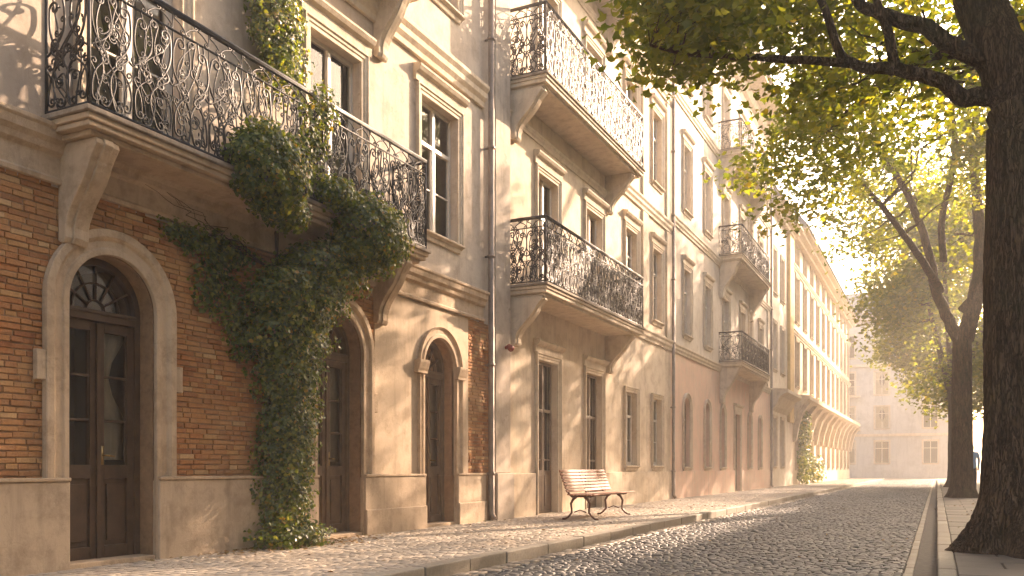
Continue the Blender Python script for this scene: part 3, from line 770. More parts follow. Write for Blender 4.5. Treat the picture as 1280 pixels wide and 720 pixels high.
b = MB(); b.prism_y([(XW, 15.9), (XW + .12, 16.0), (XW + .2, 16.3), (XW + .75, 16.5), (XW + .82, 16.52), (XW + .82, 16.7), (XW, 16.75)], C0, C1 + .1); link('eaves_cornice', b.mesh('eaves_cornice', M['stone_B'], False, oC), Cc)
b = MB(); b.prism_y([(XW + .95, 16.72), (XW + .98, 16.85), (XW - .8, 18.6), (-12, 19.0), (-15, 16.72)], C0, C1 + .15); link('roof', b.mesh('roof', M['roof'], False, oC), Cc)
for k, z_ in enumerate((4.80, 8.55, 12.25)):
    balcony(Cc, 30.9, 37.9, .86, z_, .98, M['stone_B'], M['iron_brown'], [31.2, 36.6], .32, 1.25, rr=.75, bay=.62, sides=4, seed=9 + k, leaves=False, thick=.19, fine=1.15)
pipe(Cc, 41.35, 16.0, .055)

# ------------------------------------------------------------------ house D
D = empty('narrow_house', 'narrow cream house with an ochre corner strip and a projecting ledge, after the third downpipe', 'house', (XW, 44.8, 0))
oD = tuple(D.location); D0, D1 = 41.6, 48.2
ops = []
wd = [(42.2, 43.1), (44.5, 45.4)]
for a, c in wd:
    for z_, h_ in ((1.1, 2.3), (5.7, 2.2), (9.3, 2.1)): ops.append((a, c, z_, z_ + h_, False))
b = MB(); facade(b, D0, D1, -.02, 13.6, ops, depth=.22); shell(b, D0, D1, 13.6); link('wall', b.mesh('wall', M['st_C'], False, oD), D)
link('floor_and_ceiling', rooms(D0, D1, [.12, 4.9, 8.6]).mesh('floor_and_ceiling', M['dark_in'], False, oD), D)
for a, c in wd:
    for z_, h_ in ((1.1, 2.3), (5.7, 2.2), (9.3, 2.1)): window(D, (a + c) / 2, z_, c - a, h_, 'plain')
partbox(D, 'corner_strip', [(XW, XW + .16, 46.6, 47.9, 3.4, 13.3)], M['ochre'])
b = MB(); b.prism_y([(XW + .002, 3.7), (XW + .2, 3.9), (XW + .45, 4.35), (XW + .7, 4.5), (XW + .75, 4.52), (XW + .75, 4.68), (XW + .002, 4.75)], D0 + .05, 46.5)
link('ledge', b.mesh('ledge', M['stone_B'], False, oD), D, bevel=.01)
cornice(D, D0, D1, band(13.1, .5, .6), M['stone_B'], 'eaves_cornice')
b = MB(); b.prism_y([(XW + .55, 13.62), (XW - .5, 15.2), (-12, 15.6), (-15, 13.62)], D0 + .12, D1); link('roof', b.mesh('roof', M['roof'], False, oD), D)

# ------------------------------------------------------------------ house E (long, coved ledge)
Eh = empty('long_house', 'long pale house with rows of tall windows over a deep coved ledge', 'house', (XW, 65, 0))
oE = tuple(Eh.location); E0, E1 = 48.2, 82.0
ops = []; we = [(E0 + 1.3 + 3.05 * i, E0 + 2.5 + 3.05 * i) for i in range(11)]
for a, c in we:
    for z_, h_ in ((1.0, 2.4), (5.5, 2.5), (9.0, 2.5), (12.05, 1.2)): ops.append((a, c, z_, z_ + h_, False))
b = MB(); facade(b, E0, E1, -.02, 13.8, ops, depth=.25); shell(b, E0, E1, 13.8); link('wall', b.mesh('wall', M['st_E'], False, oE), Eh)
link('floor_and_ceiling', rooms(E0, E1, [.12, 4.9, 8.6]).mesh('floor_and_ceiling', M['dark_in'], False, oE), Eh)
for a, c in we:
    window(Eh, (a + c) / 2, 1.0, c - a, 2.4, 'far'); window(Eh, (a + c) / 2, 5.5, c - a, 2.5, 'hood'); window(Eh, (a + c) / 2, 9.0, c - a, 2.5, 'hood'); window(Eh, (a + c) / 2, 12.05, c - a, 1.2, 'far')
b = MB(); b.prism_y([(XW + .002, 3.3), (XW + .10, 3.5), (XW + .25, 3.95), (XW + .55, 4.4), (XW + .85, 4.62), (XW + .9, 4.64), (XW + .9, 4.86), (XW + .002, 4.95)], E0 + .02, E1)
link('coved_ledge', b.mesh('coved_ledge', M['stone_B'], False, oE), Eh)
b = MB(); b.prism_y([(XW + .003, 2.4), (XW + .18, 2.5), (XW + .30, 3.2), (XW + .5, 3.95), (XW + .9, 4.5), (XW + .003, 4.5)], -.13, .13); me = b.mesh('bracket', M['stone_B'])
for i in range(12): link('bracket', me, Eh, (-XW, E0 + .6 + 3.05 * i - oE[1], 0)) if False else link('bracket', me, Eh, (-oE[0], E0 + .45 + 3.0 * i - oE[1], 0))
for z_ in (8.15, 11.65): cornice(Eh, E0, E1, band(z_, .28, .16), M['stone_B'], bev=0)
cornice(Eh, E0, E1, band(13.3, .55, .75), M['stone_B'], 'eaves_cornice', 0)
b = MB(); b.prism_y([(XW + .85, 13.86), (XW - .5, 15.6), (-12, 16.0), (-15, 13.86)], E0, E1 + .1); link('roof', b.mesh('roof', M['roof'], False, oE), Eh)

# ------------------------------------------------------------------ end building across the cross street
Fh = empty('end_house', 'pale grey apartment house closing the far end of the street in haze', 'house', (-8, 95, 0))
oF = tuple(Fh.location)
YF = 95.0
def cam_wall(b, x0, x1, z0, z1, ops, y, depth=.25):
    xs = sorted({x0, x1} | {t for o in ops for t in o[:2]}); zs = sorted({z0, z1} | {t for o in ops for t in o[2:4]})
    for i in range(len(xs) - 1):
        for j in range(len(zs) - 1):
            mx, mz = (xs[i] + xs[i + 1]) / 2, (zs[j] + zs[j + 1]) / 2
            if any(a < mx < c and d < mz < e for a, c, d, e in ops): continue
            b.quad((xs[i], y, zs[j]), (xs[i + 1], y, zs[j]), (xs[i + 1], y, zs[j + 1]), (xs[i], y, zs[j + 1]))
    for a, c, d, e in ops:
        yi = y + depth
        b.quad((a, y, d), (a, y, e), (a, yi, e), (a, yi, d)); b.quad((c, y, d), (c, yi, d), (c, yi, e), (c, y, e))
        b.quad((a, y, e), (c, y, e), (c, yi, e), (a, yi, e)); b.quad((a, y, d), (a, yi, d), (c, yi, d), (c, y, d))
ops = []
for xc in (-17.2, -13.0, -8.2, -5.0, -.6):
    for z_, h_ in ((1.5, 2.2), (5.0, 2.2), (8.4, 2.3), (12.2, 2.3)):
        ops.append((xc - .65, xc + .65, z_, z_ + h_))
b = MB(); cam_wall(b, -24, 1.5, -.02, 16.6, ops, YF)
b.quad((1.5, YF, -.02), (1.5, YF + 12, -.02), (1.5, YF + 12, 16.6), (1.5, YF, 16.6)); b.quad((-24, YF, -.02), (-24, YF, 16.6), (-24, YF + 12, 16.6), (-24, YF + 12, -.02))
b.quad((-24, YF + 12, -.02), (-24, YF + 12, 16.6), (1.5, YF + 12, 16.6), (1.5, YF + 12, -.02)); b.quad((-24, YF, 16.6), (1.5, YF, 16.6), (1.5, YF + 12, 16.6), (-24, YF + 12, 16.6))
link('wall', b.mesh('wall', M['st_F'], False, oF), Fh)
b = MB(); b.box(-23.9, 1.4, YF + 3, YF + 3.1, 0, 16)
for z_ in (.1, 4.3, 7.8, 11.3, 16): b.box(-23.9, 1.4, YF + .4, YF + 3, z_, z_ + .1)
link('floor_and_ceiling', b.mesh('floor_and_ceiling', M['dark_in'], False, oF), Fh)
def rot_window(xc, z, w, h):
    fr, pn, sl, su, cu = window_meshes(w, h, 'far', 'white')
    o = link('window', fr, Fh, (xc - oF[0], 0, z), -math.pi / 2); link('pane', pn, o); link('sill', sl, o); link('surround', su, o)
    if rnd.random() < .7: link('curtain', cu, o)
for a, c, d, e in ops: rot_window((a + c) / 2, d, c - a, e - d)
b = MB()
for z_, dd, hh in ((4.2, .15, .25), (11.2, .2, .3), (15.9, .6, .5)): b.box(-24.1, 1.6, YF - dd, YF, z_, z_ + hh)
link('string_course', b.mesh('string_course', M['stone_B'], False, oF), Fh)
b = MB(); b.add([(-24.3, YF - .5, 16.61), (1.8, YF - .5, 16.61), (1.8, YF + 12, 16.61), (-24.3, YF + 12, 16.61), (-23, YF + 1.2, 19), (.6, YF + 1.2, 19), (.6, YF + 10, 19.4), (-23, YF + 10, 19.4)], [(0, 1, 5, 4), (1, 2, 6, 5), (2, 3, 7, 6), (3, 0, 4, 7), (4, 5, 6, 7)])
link('roof', b.mesh('roof', M['roof'], False, oF), Fh)
me_b = MB(); me_b.box(-1.2, 1.2, -.7, 0, -.14, 0)
for k in range(17): me_b.box(-1.17 + k * .146 - .012, -1.17 + k * .146 + .012, -.68, -.66, 0, .9)
me_b.box(-1.2, 1.2, -.70, -.64, .9, .95); mbb = me_b.mesh('balcony', M['stone_B'])
for z_ in (4.9, 8.3): link('balcony', mbb, Fh, (-8.2 - oF[0], 0, z_))

# ------------------------------------------------------------------ bench
bn = empty('bench', 'reddish slatted bench with curved iron legs standing alone on the sunlit pavement', 'bench', (-5.62, 15.25, ZS), R(2))
def side_frame(y):
    b = MB()
    back = [(-.33, y, .83), (-.335, y, .80), (-.30, y, .70), (-.25, y, .56), (-.20, y, .45), (-.14, y, .40), (-.05, y, .405), (.08, y, .41), (.2, y, .405), (.27, y, .42)]
    b.tube(back, [.014, .016, .018, .02, .022, .022, .02, .02, .02, .014], 8)
    for s in (-1, 1):
        x0 = -.12 if s < 0 else .14
        b.tube([(x0 - s * .06, y, .395), (x0, y, .36), (x0 + s * .045, y, .28), (x0 + s * .03, y, .18), (x0 + s * .03, y, .12), (x0 + s * .09, y, .05), (x0 + s * .15, y, .012), (x0 + s * .20, y, .012)], [.022, .024, .022, .019, .019, .018, .016, .018], 8)
    b.tube([(-.10, y, .13), (0, y, .17), (.12, y, .13)], .011, 6)
    return b
sf = side_frame(0).mesh('side_frame', M['bench_iron'], True)
for y in (-1.12, .82): link('side_frame', sf, bn, (0, y, 0))
b = MB(); b.tube([(-.345, 0, .84), (-.30, 0, .70), (-.25, 0, .56), (-.19, 0, .44), (-.1, 0, .40), (.25, 0, .405)], .012, 8); link('middle_brace', b.mesh('middle_brace', M['bench_iron'], True), bn, (0, -.2, 0))
sl = MB(); sl.box(-.011, .011, -1.25, 1.25, -.024, .024); slm = sl.mesh('slat', M['slat'])
for k in range(7):
    t = k / 6; z = .50 + .345 * t; x = -.222 - .125 * t
    o = link('slat', slm, bn, (x + .018, 0, z), bevel=.006); o.rotation_euler = (0, R(-19), 0)
sl = MB(); sl.box(-.026, .026, -1.25, 1.25, -.011, .011); slm2 = sl.mesh('slat', M['slat'])
for k in range(8): o = link('slat', slm2, bn, (-.165 + .064 * k, 0, .432 + (.006 if k in (0, 7) else 0)), bevel=.006)

# ------------------------------------------------------------------ leaves
def leaf_batch(centers, normals, size, rs, shape='maple', spread=.5):
    n = len(centers)
    if shape == 'maple':
        T = np.array([(0, 0, 0), (-.30, .05, .04), (-.50, .42, .10), (-.24, .52, .05), (0, 1.0, -.06), (.24, .52, .05), (.50, .42, .10), (.30, .05, .04), (0, .42, -.05)])
        Fq = np.array([(0, 8, 2, 1), (8, 4, 3, 2), (8, 6, 5, 4), (0, 7, 6, 8)])
    else:
        T = np.array([(0, 0, 0), (-.42, .30, .08), (0, .42, -.03), (.42, .30, .08), (-.26, .66, .05), (0, 1, -.04), (.26, .66, .05)])
        Fq = np.array([(0, 2, 4, 1), (2, 5, 4, 4), (0, 3, 6, 2), (2, 6, 5, 5)])
        Fq = np.array([(0, 2, 4, 1), (0, 3, 6, 2), (2, 6, 5, 4)])
    T = T - np.array([0, .45, 0])
    nrm = normals + rs.normal(0, spread, (n, 3)); nrm /= np.linalg.norm(nrm, axis=1, keepdims=True) + 1e-9
    ref = rs.normal(0, 1, (n, 3)); u = np.cross(nrm, ref); u /= np.linalg.norm(u, axis=1, keepdims=True) + 1e-9
    w = np.cross(nrm, u); s = size * rs.uniform(.6, 1.25, (n, 1))
    V = centers[:, None, :] + s[:, None] * (T[None, :, 0:1] * u[:, None] + T[None, :, 1:2] * w[:, None] + T[None, :, 2:3] * nrm[:, None] * rs.uniform(.5, 2.2, (n, 1, 1)))
    F = (Fq[None] + (np.arange(n) * len(T))[:, None, None]).reshape(-1, 4)
    return V.reshape(-1, 3), F

# ------------------------------------------------------------------ trees
def wobble(p0, p1, n, amp, q):
    p0, p1 = Vector(p0), Vector(p1); out = []
    for i in range(n + 1):
        t = i / n; p = p0.lerp(p1, t); k = math.sin(math.pi * t) * amp
        out.append(p + Vector((q.uniform(-k, k), q.uniform(-k, k), q.uniform(-k, k) * .6)))
    return out
def smooth_path(pts, sub=4):
    out = []; P = [Vector(p) for p in pts]; n = len(P)
    for i in range(n - 1):
        p0, p1, p2, p3 = P[max(i - 1, 0)], P[i], P[i + 1], P[min(i + 2, n - 1)]
        for k in range(sub):
            t = k / sub; out.append(.5 * ((2 * p1) + (-p0 + p2) * t + (2 * p0 - 5 * p1 + 4 * p2 - p3) * t * t + (-p0 + 3 * p1 - 3 * p2 + p3) * t ** 3))
    out.append(P[-1]); return out
def trunk_mesh(pts, rad, off, n=26, rough=.06, flare=True, sub=5, q=None):
    P = smooth_path(pts, sub); m = len(P); RR = np.interp(np.linspace(0, len(rad) - 1, m), range(len(rad)), rad)
    b = MB(); vs = []; ph = [q.uniform(0, 6.28) for _ in range(8)]
    for i in range(m):
        z = P[i].z
        for k in range(n):
            a = 2 * math.pi * k / n
            rr = RR[i] * (1 + rough * (math.sin(3 * a + ph[0] + z * .5) + .7 * math.sin(5 * a + ph[1] - z * .9) + .5 * math.sin(9 * a + ph[2] + z * 2.1) + .5 * math.sin(z * 3 + ph[3] + a) + q.uniform(-.5, .5)))
            if flare and z < .9:
                f = max(0, (1 - (z - ZS) / .75)) ** 2.2; rr *= 1 + f * (.42 + .30 * math.sin(5 * a + ph[4]) + .12 * math.sin(9 * a + ph[5]))
            vs.append((P[i].x + rr * math.cos(a), P[i].y + rr * math.sin(a), z))
    b.add(vs, [(i * n + k, i * n + (k + 1) % n, (i + 1) * n + (k + 1) % n, (i + 1) * n + k) for i in range(m - 1) for k in range(n)])
    return b
def open_crown(p, q):
    """the crown is thin where the low sun slips through to the house fronts"""
    t = (p[0] + 6.95) / .317; y = p[1] - .871 * t; z = p[2] - .375 * t
    if z < -3.5 or z > 11: return True
    if z < 1.3 and y < 6.6: return q.random() < (.5 if y < -1 else .32 if z > 0 else .12)
    if z < 1.1 and y < 40: return q.random() < .05
    if z < 2.2 and 4 < y <= 6.9: return q.random() < .3
    if y < 4: return True
    if y < 9.3: return q.random() < (.07 if y > 6.6 and z < 5 else 1)
    if y < 13.6: return q.random() < (.08 if z < 9 else .6)
    if y < 22: return q.random() < .12
    if y < 30: return q.random() < .55
    return q.random() < .60
def tree(label, base, r, top, limbs, crown, nclump, per, leaf, seed, group, lean=(0, 0), hi=False, cl_r=.42, keep=None, sun_gap=True):
    """crown: list of ellipsoids (cx,cy,cz,rx,ry,rz). limbs: list of (points, radii)"""
    q = random.Random(seed); rs = np.random.RandomState(seed)
    t = empty('street_tree', label, 'tree', base, 0, group); off = base
    bx, by, bz = base
    b = trunk_mesh([(bx, by, bz - .06), (bx, by, bz + .25), (bx + lean[0] * .1, by, bz + .7), (bx + lean[0] * .3, by + lean[1] * .3, bz + top * .35), (bx + lean[0] * .6, by + lean[1] * .6, bz + top * .7), (bx + lean[0], by + lean[1], bz + top)],
                   [r * 1.05, r * 1.04, r * 1.0, r * .93, r * .9, r * .82], off, 64 if hi else 24, .03, True, 14 if hi else 4, q)
    tr = link('trunk', b.mesh('trunk', M['bark'], True, off), t)
    lb = MB(); allp = []
    for pts, rad in limbs:
        P = smooth_path(pts, 5); RR = list(np.interp(np.linspace(0, len(rad) - 1, len(P)), range(len(rad)), rad))
        P = [p + Vector((q.uniform(-1, 1), q.uniform(-1, 1), q.uniform(-1, 1))) * RR[i] * .16 for i, p in enumerate(P)]
        lb.tube(P, RR, 12 if hi else 8, True)
        allp += [(p, RR[i]) for i, p in enumerate(P) if i > 2]
    # clumps
    vols = np.array([c[3] * c[4] * c[5] * (c[6] if len(c) > 6 else 1) for c in crown]); vols /= vols.sum(); cents = []; tries = 0; made = 0
    AP = np.array([tuple(p) for p, _ in allp])
    while made < nclump and tries < nclump * 30:
        tries += 1
        c = crown[rs.choice(len(crown), p=vols)]; d = rs.normal(0, 1, 3); d /= np.linalg.norm(d); rad = rs.uniform(0, 1) ** .45
        p = np.array(c[:3]) + d * rad * np.array(c[3:6])
        nz = math.sin(p[0] * 1.1 + seed) * math.sin(p[1] * .95 + seed * 2) * math.sin(p[2] * 1.25 + seed * 3)
        if nz > .30: continue
        if keep and not keep(p): continue
        made += 1
        if sun_gap and not open_crown(p, q): continue
        cents.append(p)
    cents = np.array(cents)
    for p in cents[::2]:
        dd = ((AP - p) ** 2).sum(1); j = int(dd.argmin()); a = allp[j][0]; r0 = min(allp[j][1] * .5, .035)
        lb.tube(wobble(a, p, 5, .12 * math.sqrt(dd[j]), q), [r0, r0 * .8, r0 * .6, r0 * .45, r0 * .3, .004], 5, False)
    link('limb', lb.mesh('limb', M['bark'], True, off), t)
    cc = np.repeat(cents, per, axis=0); cc = cc + rs.normal(0, 1, cc.shape) * np.array([cl_r, cl_r, cl_r * .55])
    nr = np.tile(np.array([[-.15, -.1, .9]]), (len(cc), 1))
    V, F = leaf_batch(cc, nr, leaf, rs, 'maple', .55)
    link('crown', npmesh('crown', V, F, M['leaf'], False, off), t)
    return t
G = 'street trees in a row along the right pavement'
b1 = (.84, 10.75, ZS)
X1, Y1 = b1[:2]
limbs1 = [
 ([(X1, Y1, 4.4), (X1 - .05, Y1, 5.0), (X1 - .42, Y1 + .1, 6.2), (X1 - .5, Y1 + .3, 8), (X1 - .2, Y1 + .5, 10)], [.36, .30, .24, .17, .05]),
 ([(X1 + .05, Y1, 4.3), (X1 + .3, Y1 - .1, 5.2), (X1 + 1.0, Y1 - .2, 6.3), (X1 + 2, Y1 - .3, 8), (X1 + 3, Y1, 9.5)], [.34, .28, .20, .14, .04]),
 ([(X1 - .1, Y1, 5.05), (X1 - .55, Y1 - .05, 5.05), (X1 - .80, Y1 - .1, 5.25), (X1 - 1.25, Y1 - .2, 5.45), (X1 - 1.62, Y1 - .3, 5.5), (X1 - 1.85, Y1 - .3, 5.75), (X1 - 2.05, Y1 - .3, 6.4), (X1 - 2.6, Y1 - .6, 7.4)], [.12, .095, .08, .07, .058, .05, .04, .018]),
 ([(X1 - .1, Y1 - .05, 5.3), (X1 - .6, Y1 - .1, 5.55), (X1 - .95, Y1 - .15, 5.85), (X1 - 1.35, Y1 - .2, 6.05), (X1 - 1.65, Y1 - .2, 6.3), (X1 - 1.8, Y1 - .2, 6.9), (X1 - 2.4, Y1, 8.3)], [.12, .095, .085, .072, .06, .045, .018]),
 ([(X1 - 1.25, Y1 - .2, 5.45), (X1 - 1.35, Y1 - .3, 5.9), (X1 - 1.6, Y1 - .5, 6.6)], [.06, .05, .02]),
 ([(X1 - .3, Y1 + .2, 5.6), (X1 - .9, Y1 + 1.6, 6.3), (X1 - 1.7, Y1 + 3.4, 6.7), (X1 - 2.6, Y1 + 5.4, 6.9)], [.10, .08, .06, .02]),
 ([(X1 - 1.7, Y1 - .3, 5.55), (X1 - 2.5, Y1 - .7, 5.6), (X1 - 3.3, Y1 - 1.1, 5.65), (X1 - 3.7, Y1 - 1.4, 5.7)], [.05, .04, .03, .012]),
]
tree('massive dark barked tree at the right edge, nearest of the row', b1, .42, 4.55, limbs1,
     [(.3, 10.6, 7.0, 4.1, 4.6, 1.7), (-2.3, 9.6, 6.2, 1.7, 2.2, 1.25), (-1.2, 8.2, 6.6, 1.8, 1.8, 1.1), (2, 9, 7, 2.5, 2.5, 2), (-1.9, 16.6, 7.0, 1.7, 2.1, 1.5, 1.0)], 560, 105, .115, 11, G, hi=True, cl_r=.33,
     keep=lambda p: p[2] > 4.6 + .4 * math.sin(p[0] * 2.1 + p[1]) and p[0] > -.305 * p[1] and (p[2] > 1.30 + .405 * math.hypot(p[0], p[1]) or p[0] > -.165 * p[1]) and not (p[0] > -1.9 and p[1] < 11.4 and p[2] < 7.4))
b2 = (.68, 29.8, ZS); X2, Y2 = b2[:2]
limbs2 = [
 ([(X2 + .05, Y2, 4.9), (X2 + .35, Y2, 6.2), (X2 + .5, Y2 + .2, 8), (X2 + .3, Y2, 10.5), (X2 + .5, Y2, 13)], [.26, .22, .17, .12, .04]),
 ([(X2 - .05, Y2, 4.9), (X2 - .45, Y2 - .1, 5.7), (X2 - .75, Y2 - .2, 6.6), (X2 - .9, Y2 - .2, 7.6), (X2 - 1.4, Y2 - .2, 9.2), (X2 - 2.1, Y2 - .3, 10.6), (X2 - 2.9, Y2 - .4, 11.6), (X2 - 3.6, Y2 - .4, 13)], [.20, .17, .145, .125, .11, .09, .07, .03]),
 ([(X2 - .5, Y2 - .1, 7.3), (X2 - .55, Y2 - .3, 8.6), (X2 - .2, Y2 - .4, 10.4), (X2 - .3, Y2 - .5, 12.2), (X2 - .2, Y2 - .5, 14)], [.11, .10, .09, .07, .03]),
 ([(X2, Y2, 5.8), (X2 + 1.5, Y2 - 1, 7.5), (X2 + 3, Y2 - 1.5, 9)], [.16, .1, .04]),
 ([(X2 - .6, Y2 - .3, 6.4), (X2 - 1.2, Y2 - 2.2, 7.2), (X2 - 2.0, Y2 - 5, 7.9), (X2 - 2.6, Y2 - 7.5, 8.2)], [.13, .10, .07, .03]),
]
tree('second tree of the row with a smooth forked trunk', b2, .31, 5.1, limbs2,
     [(.9, 29.2, 10.2, 3.6, 3.6, 3.2, 1), (-1.7, 30.5, 8.6, 2.2, 3.0, 2.5, 1), (.4, 32.5, 10.5, 3.2, 2.2, 3.6, 1), (-2.55, 20.6, 8.1, 1.9, 2.3, 1.7, 1.6), (2.6, 27.5, 11.0, 2.6, 3.4, 3.0, .5)], 760, 110, .165, 12, G, cl_r=.42,
     keep=lambda p: p[2] > 5.7 + .5 * math.sin(p[0] * 1.9 + p[1]))
def simple_limbs(x, y, top, h, q):
    L_ = []
    for k in range(6):
        a = k * 1.05 + q.uniform(-.3, .3); rr = q.uniform(1.6, 3)
        L_.append(([(x, y, top - .3), (x + .35 * math.cos(a), y + .35 * math.sin(a), top + .7), (x + .6 * rr * math.cos(a), y + .6 * rr * math.sin(a), top + h * .35), (x + rr * math.cos(a), y + rr * math.sin(a), top + h * .7)], [.2, .16, .1, .03]))
    return L_
def std_tree(label, x, y, r, top, h, cr, ncl, per, leaf, seed, group, z=ZS, low=0):
    q = random.Random(seed); zc = top + h * .45
    return tree(label, (x, y, z), r, top, simple_limbs(x, y, z + top, h, q), [(x, y, zc + .6, cr, cr, h * .52), (x - .5 * cr, y - .3 * cr, zc - .4, cr * .6, cr * .6, h * .33), (x + .4 * cr, y + .4 * cr, zc, cr * .6, cr * .6, h * .4)], ncl, per, leaf, seed, group, cl_r=.6,
                keep=lambda p: p[2] > max(top + z + .2 + low, 0))
std_tree('unseen tree added behind the camera to darken the near left houses', .8, -7, .36, 4.0, 6.5, 4.6, 300, 60, .2, 16, G)  # added out of view, its crown blocks sky light over the near left
std_tree('third tree of the row, half hidden behind the smooth forked trunk', .75, 46.0, .33, 4.4, 12.5, 3.9, 700, 85, .21, 13, G)
std_tree('farthest tree of the row, hazy crown beyond the forked tree', 1.0, 60, .32, 4.0, 13.0, 4.0, 620, 75, .25, 14, G)

# ------------------------------------------------------------------ unseen house row, added right of the frame to shade the street
O = empty('shading_house', 'long plain house row, unseen, added right of the trees to shade the street', 'house', (12, 30, 0), math.pi)
b = MB()
XO = 12.0
oy = [(-20 + 5.2 * i, -18.8 + 5.2 * i) for i in range(20)]
ops = [(a, c, z_, z_ + 2.2, False) for a, c in oy for z_ in (1.2, 5.2, 9.2, 13.2)]
facade(b, -24, 86, -.06, 17.8, ops, x=XO, depth=-.22); shell(b, -24, 86, 17.8, x=XO, back=22.0, z0=-.06)
b.v = [(-(x - 12) , -(y - 30), z) for x, y, z in b.v]
link('wall', b.mesh('wall', M['st_E']), O)
for a, c in oy:
    for z_ in (1.2, 5.2, 9.2, 13.2):
        fr, pn, sl_, su, cu = window_meshes(c - a, 2.2, 'far', 'white')
        o = link('window', fr, O, (0, -((a + c) / 2 - 30), z_)); link('pane', pn, o); link('sill', sl_, o)
for z_ in (4.3, 16.9):
    b = MB(); b.prism_y([(x_, z2) for x_, z2 in band(z_, .4, .3)], -56, 54); link('cornice', b.mesh('cornice', M['stone_B']), O)

# ------------------------------------------------------------------ ivy on house A
def ivy(label, loc, blobs, size, seed, stems, group=None):
    rs = np.random.RandomState(seed); t = empty('climbing_ivy', label, 'ivy', loc, 0, group); VV = []; FF = []; nb = 0
    cs = []; ns = []
    for (cx, cy, cz, rx, ry, rz, n, shell_) in blobs:
        d = rs.normal(0, 1, (n, 3)); d /= np.linalg.norm(d, axis=1, keepdims=True)
        lump = 1 + .16 * np.sin(d[:, 1] * 7 + cx * 9 + cz) * np.cos(d[:, 2] * 6 + cy * 3) + .10 * np.sin(d[:, 2] * 15 + d[:, 1] * 13)
        rad = (1 - rs.uniform(0, 1, n) ** 1.6 * shell_) * lump + rs.normal(0, .035, n)
        p = np.array([cx, cy, cz]) + d * rad[:, None] * np.array([rx, ry, rz])
        ok = p[:, 0] > XW + .015
        p = p[ok]; d = d[ok]; cs.append(p); nn = d / np.array([rx, ry, rz]); nn /= np.linalg.norm(nn, axis=1, keepdims=True); ns.append(nn * .8 + np.array([.35, -.1, .25]))
    cs = np.concatenate(cs); ns = np.concatenate(ns)
    V, F = leaf_batch(cs, ns, size, rs, 'ivy', .42)
    link('foliage', npmesh('foliage', V, F, M['ivy'], False, loc), t)
    q = random.Random(seed); b = MB()
    for (p0, p1, r) in stems:
        for k in range(4): b.tube(wobble(p0, Vector(p1) + Vector((0, q.uniform(-.2, .2), 0)), 14, .10, q), [r * (1 - i / 18) for i in range(15)], 6)
    link('stem', b.mesh('stem', M['bark'], True, loc), t)
    return t
W_ = XW
blobs = [
 # hanging column down to the ground
 (W_ + .20, 7.92, .22, .40, .56, .22, 2100, .5), (W_ + .16, 7.92, .65, .28, .40, .45, 2300, .5), (W_ + .18, 7.95, 1.15, .30, .38, .5, 2600, .5), (W_ + .2, 7.95, 1.6, .32, .40, .5, 3000, .5),
 (W_ + .2, 7.92, 2.1, .36, .46, .5, 3600, .45), (W_ + .24, 7.9, 2.6, .40, .60, .48, 4400, .4), (W_ + .30, 7.98, 3.0, .46, .70, .40, 4600, .4), (W_ + .36, 8.35, 3.35, .46, .62, .36, 3800, .4),
 # bulge over the balcony edge, right
 (W_ + .66, 8.86, 3.86, .44, .56, .46, 7600, .3), (W_ + .68, 8.25, 4.2, .18, .36, .20, 1500, .6),
 # bulge, left
 (W_ + .72, 7.02, 4.12, .36, .46, .44, 6200, .3), (W_ + .66, 7.35, 3.78, .22, .30, .22, 1300, .5),
 # wisps on wall to the left
 (W_ + .05, 6.95, 3.36, .08, .60, .22, 1500, .95), (W_ + .05, 6.95, 2.95, .07, .34, .36, 900, .95), (W_ + .05, 6.45, 3.42, .06, .26, .14, 260, .95), (W_ + .06, 7.3, 2.6, .08, .26, .5, 900, .95),
 (W_ + .08, 7.55, 1.0, .06, .16, .5, 130, .95),
 # up through the railing to the floor above
 (W_ + .56, 7.95, 4.75, .08, .32, .5, 700, .95), (W_ + .55, 8.15, 5.2, .08, .26, .30, 420, .95), (W_ + .3, 7.75, 5.5, .30, .30, .4, 800, .8),
 (W_ + .18, 7.75, 6.1, .20, .42, .55, 3400, .4), (W_ + .16, 7.8, 6.9, .20, .44, .6, 3400, .4), (W_ + .16, 7.8, 7.6, .2, .44, .6, 1500, .4),
]
ivy('dense green ivy falling from the black balcony to the pavement between two arched doors', (W_, 8.0, ZS), blobs, .050, 5,
    [((W_ + .05, 8.0, ZS), (W_ + .06, 7.9, 3.4), .022), ((W_ + .06, 7.9, 3.4), (W_ + .06, 7.8, 7.4), .014), ((W_ + .1, 7.7, 3.3), (W_ + .1, 6.1, 3.75), .007)])
ivy('small pale sunlit climber growing on the coved ledge of the long far house', (W_, 51, ZS), [(W_ + .3, 50.6, 1.3, .5, 1.1, 1.3, 900, .5), (W_ + .3, 50.8, 3.0, .4, .8, 1.2, 700, .5), (W_ + .3, 56, .9, .5, 1.4, .9, 600, .5)], .17, 6,
    [((W_ + .05, 50.8, ZS), (W_ + .06, 50.8, 3.6), .02)])
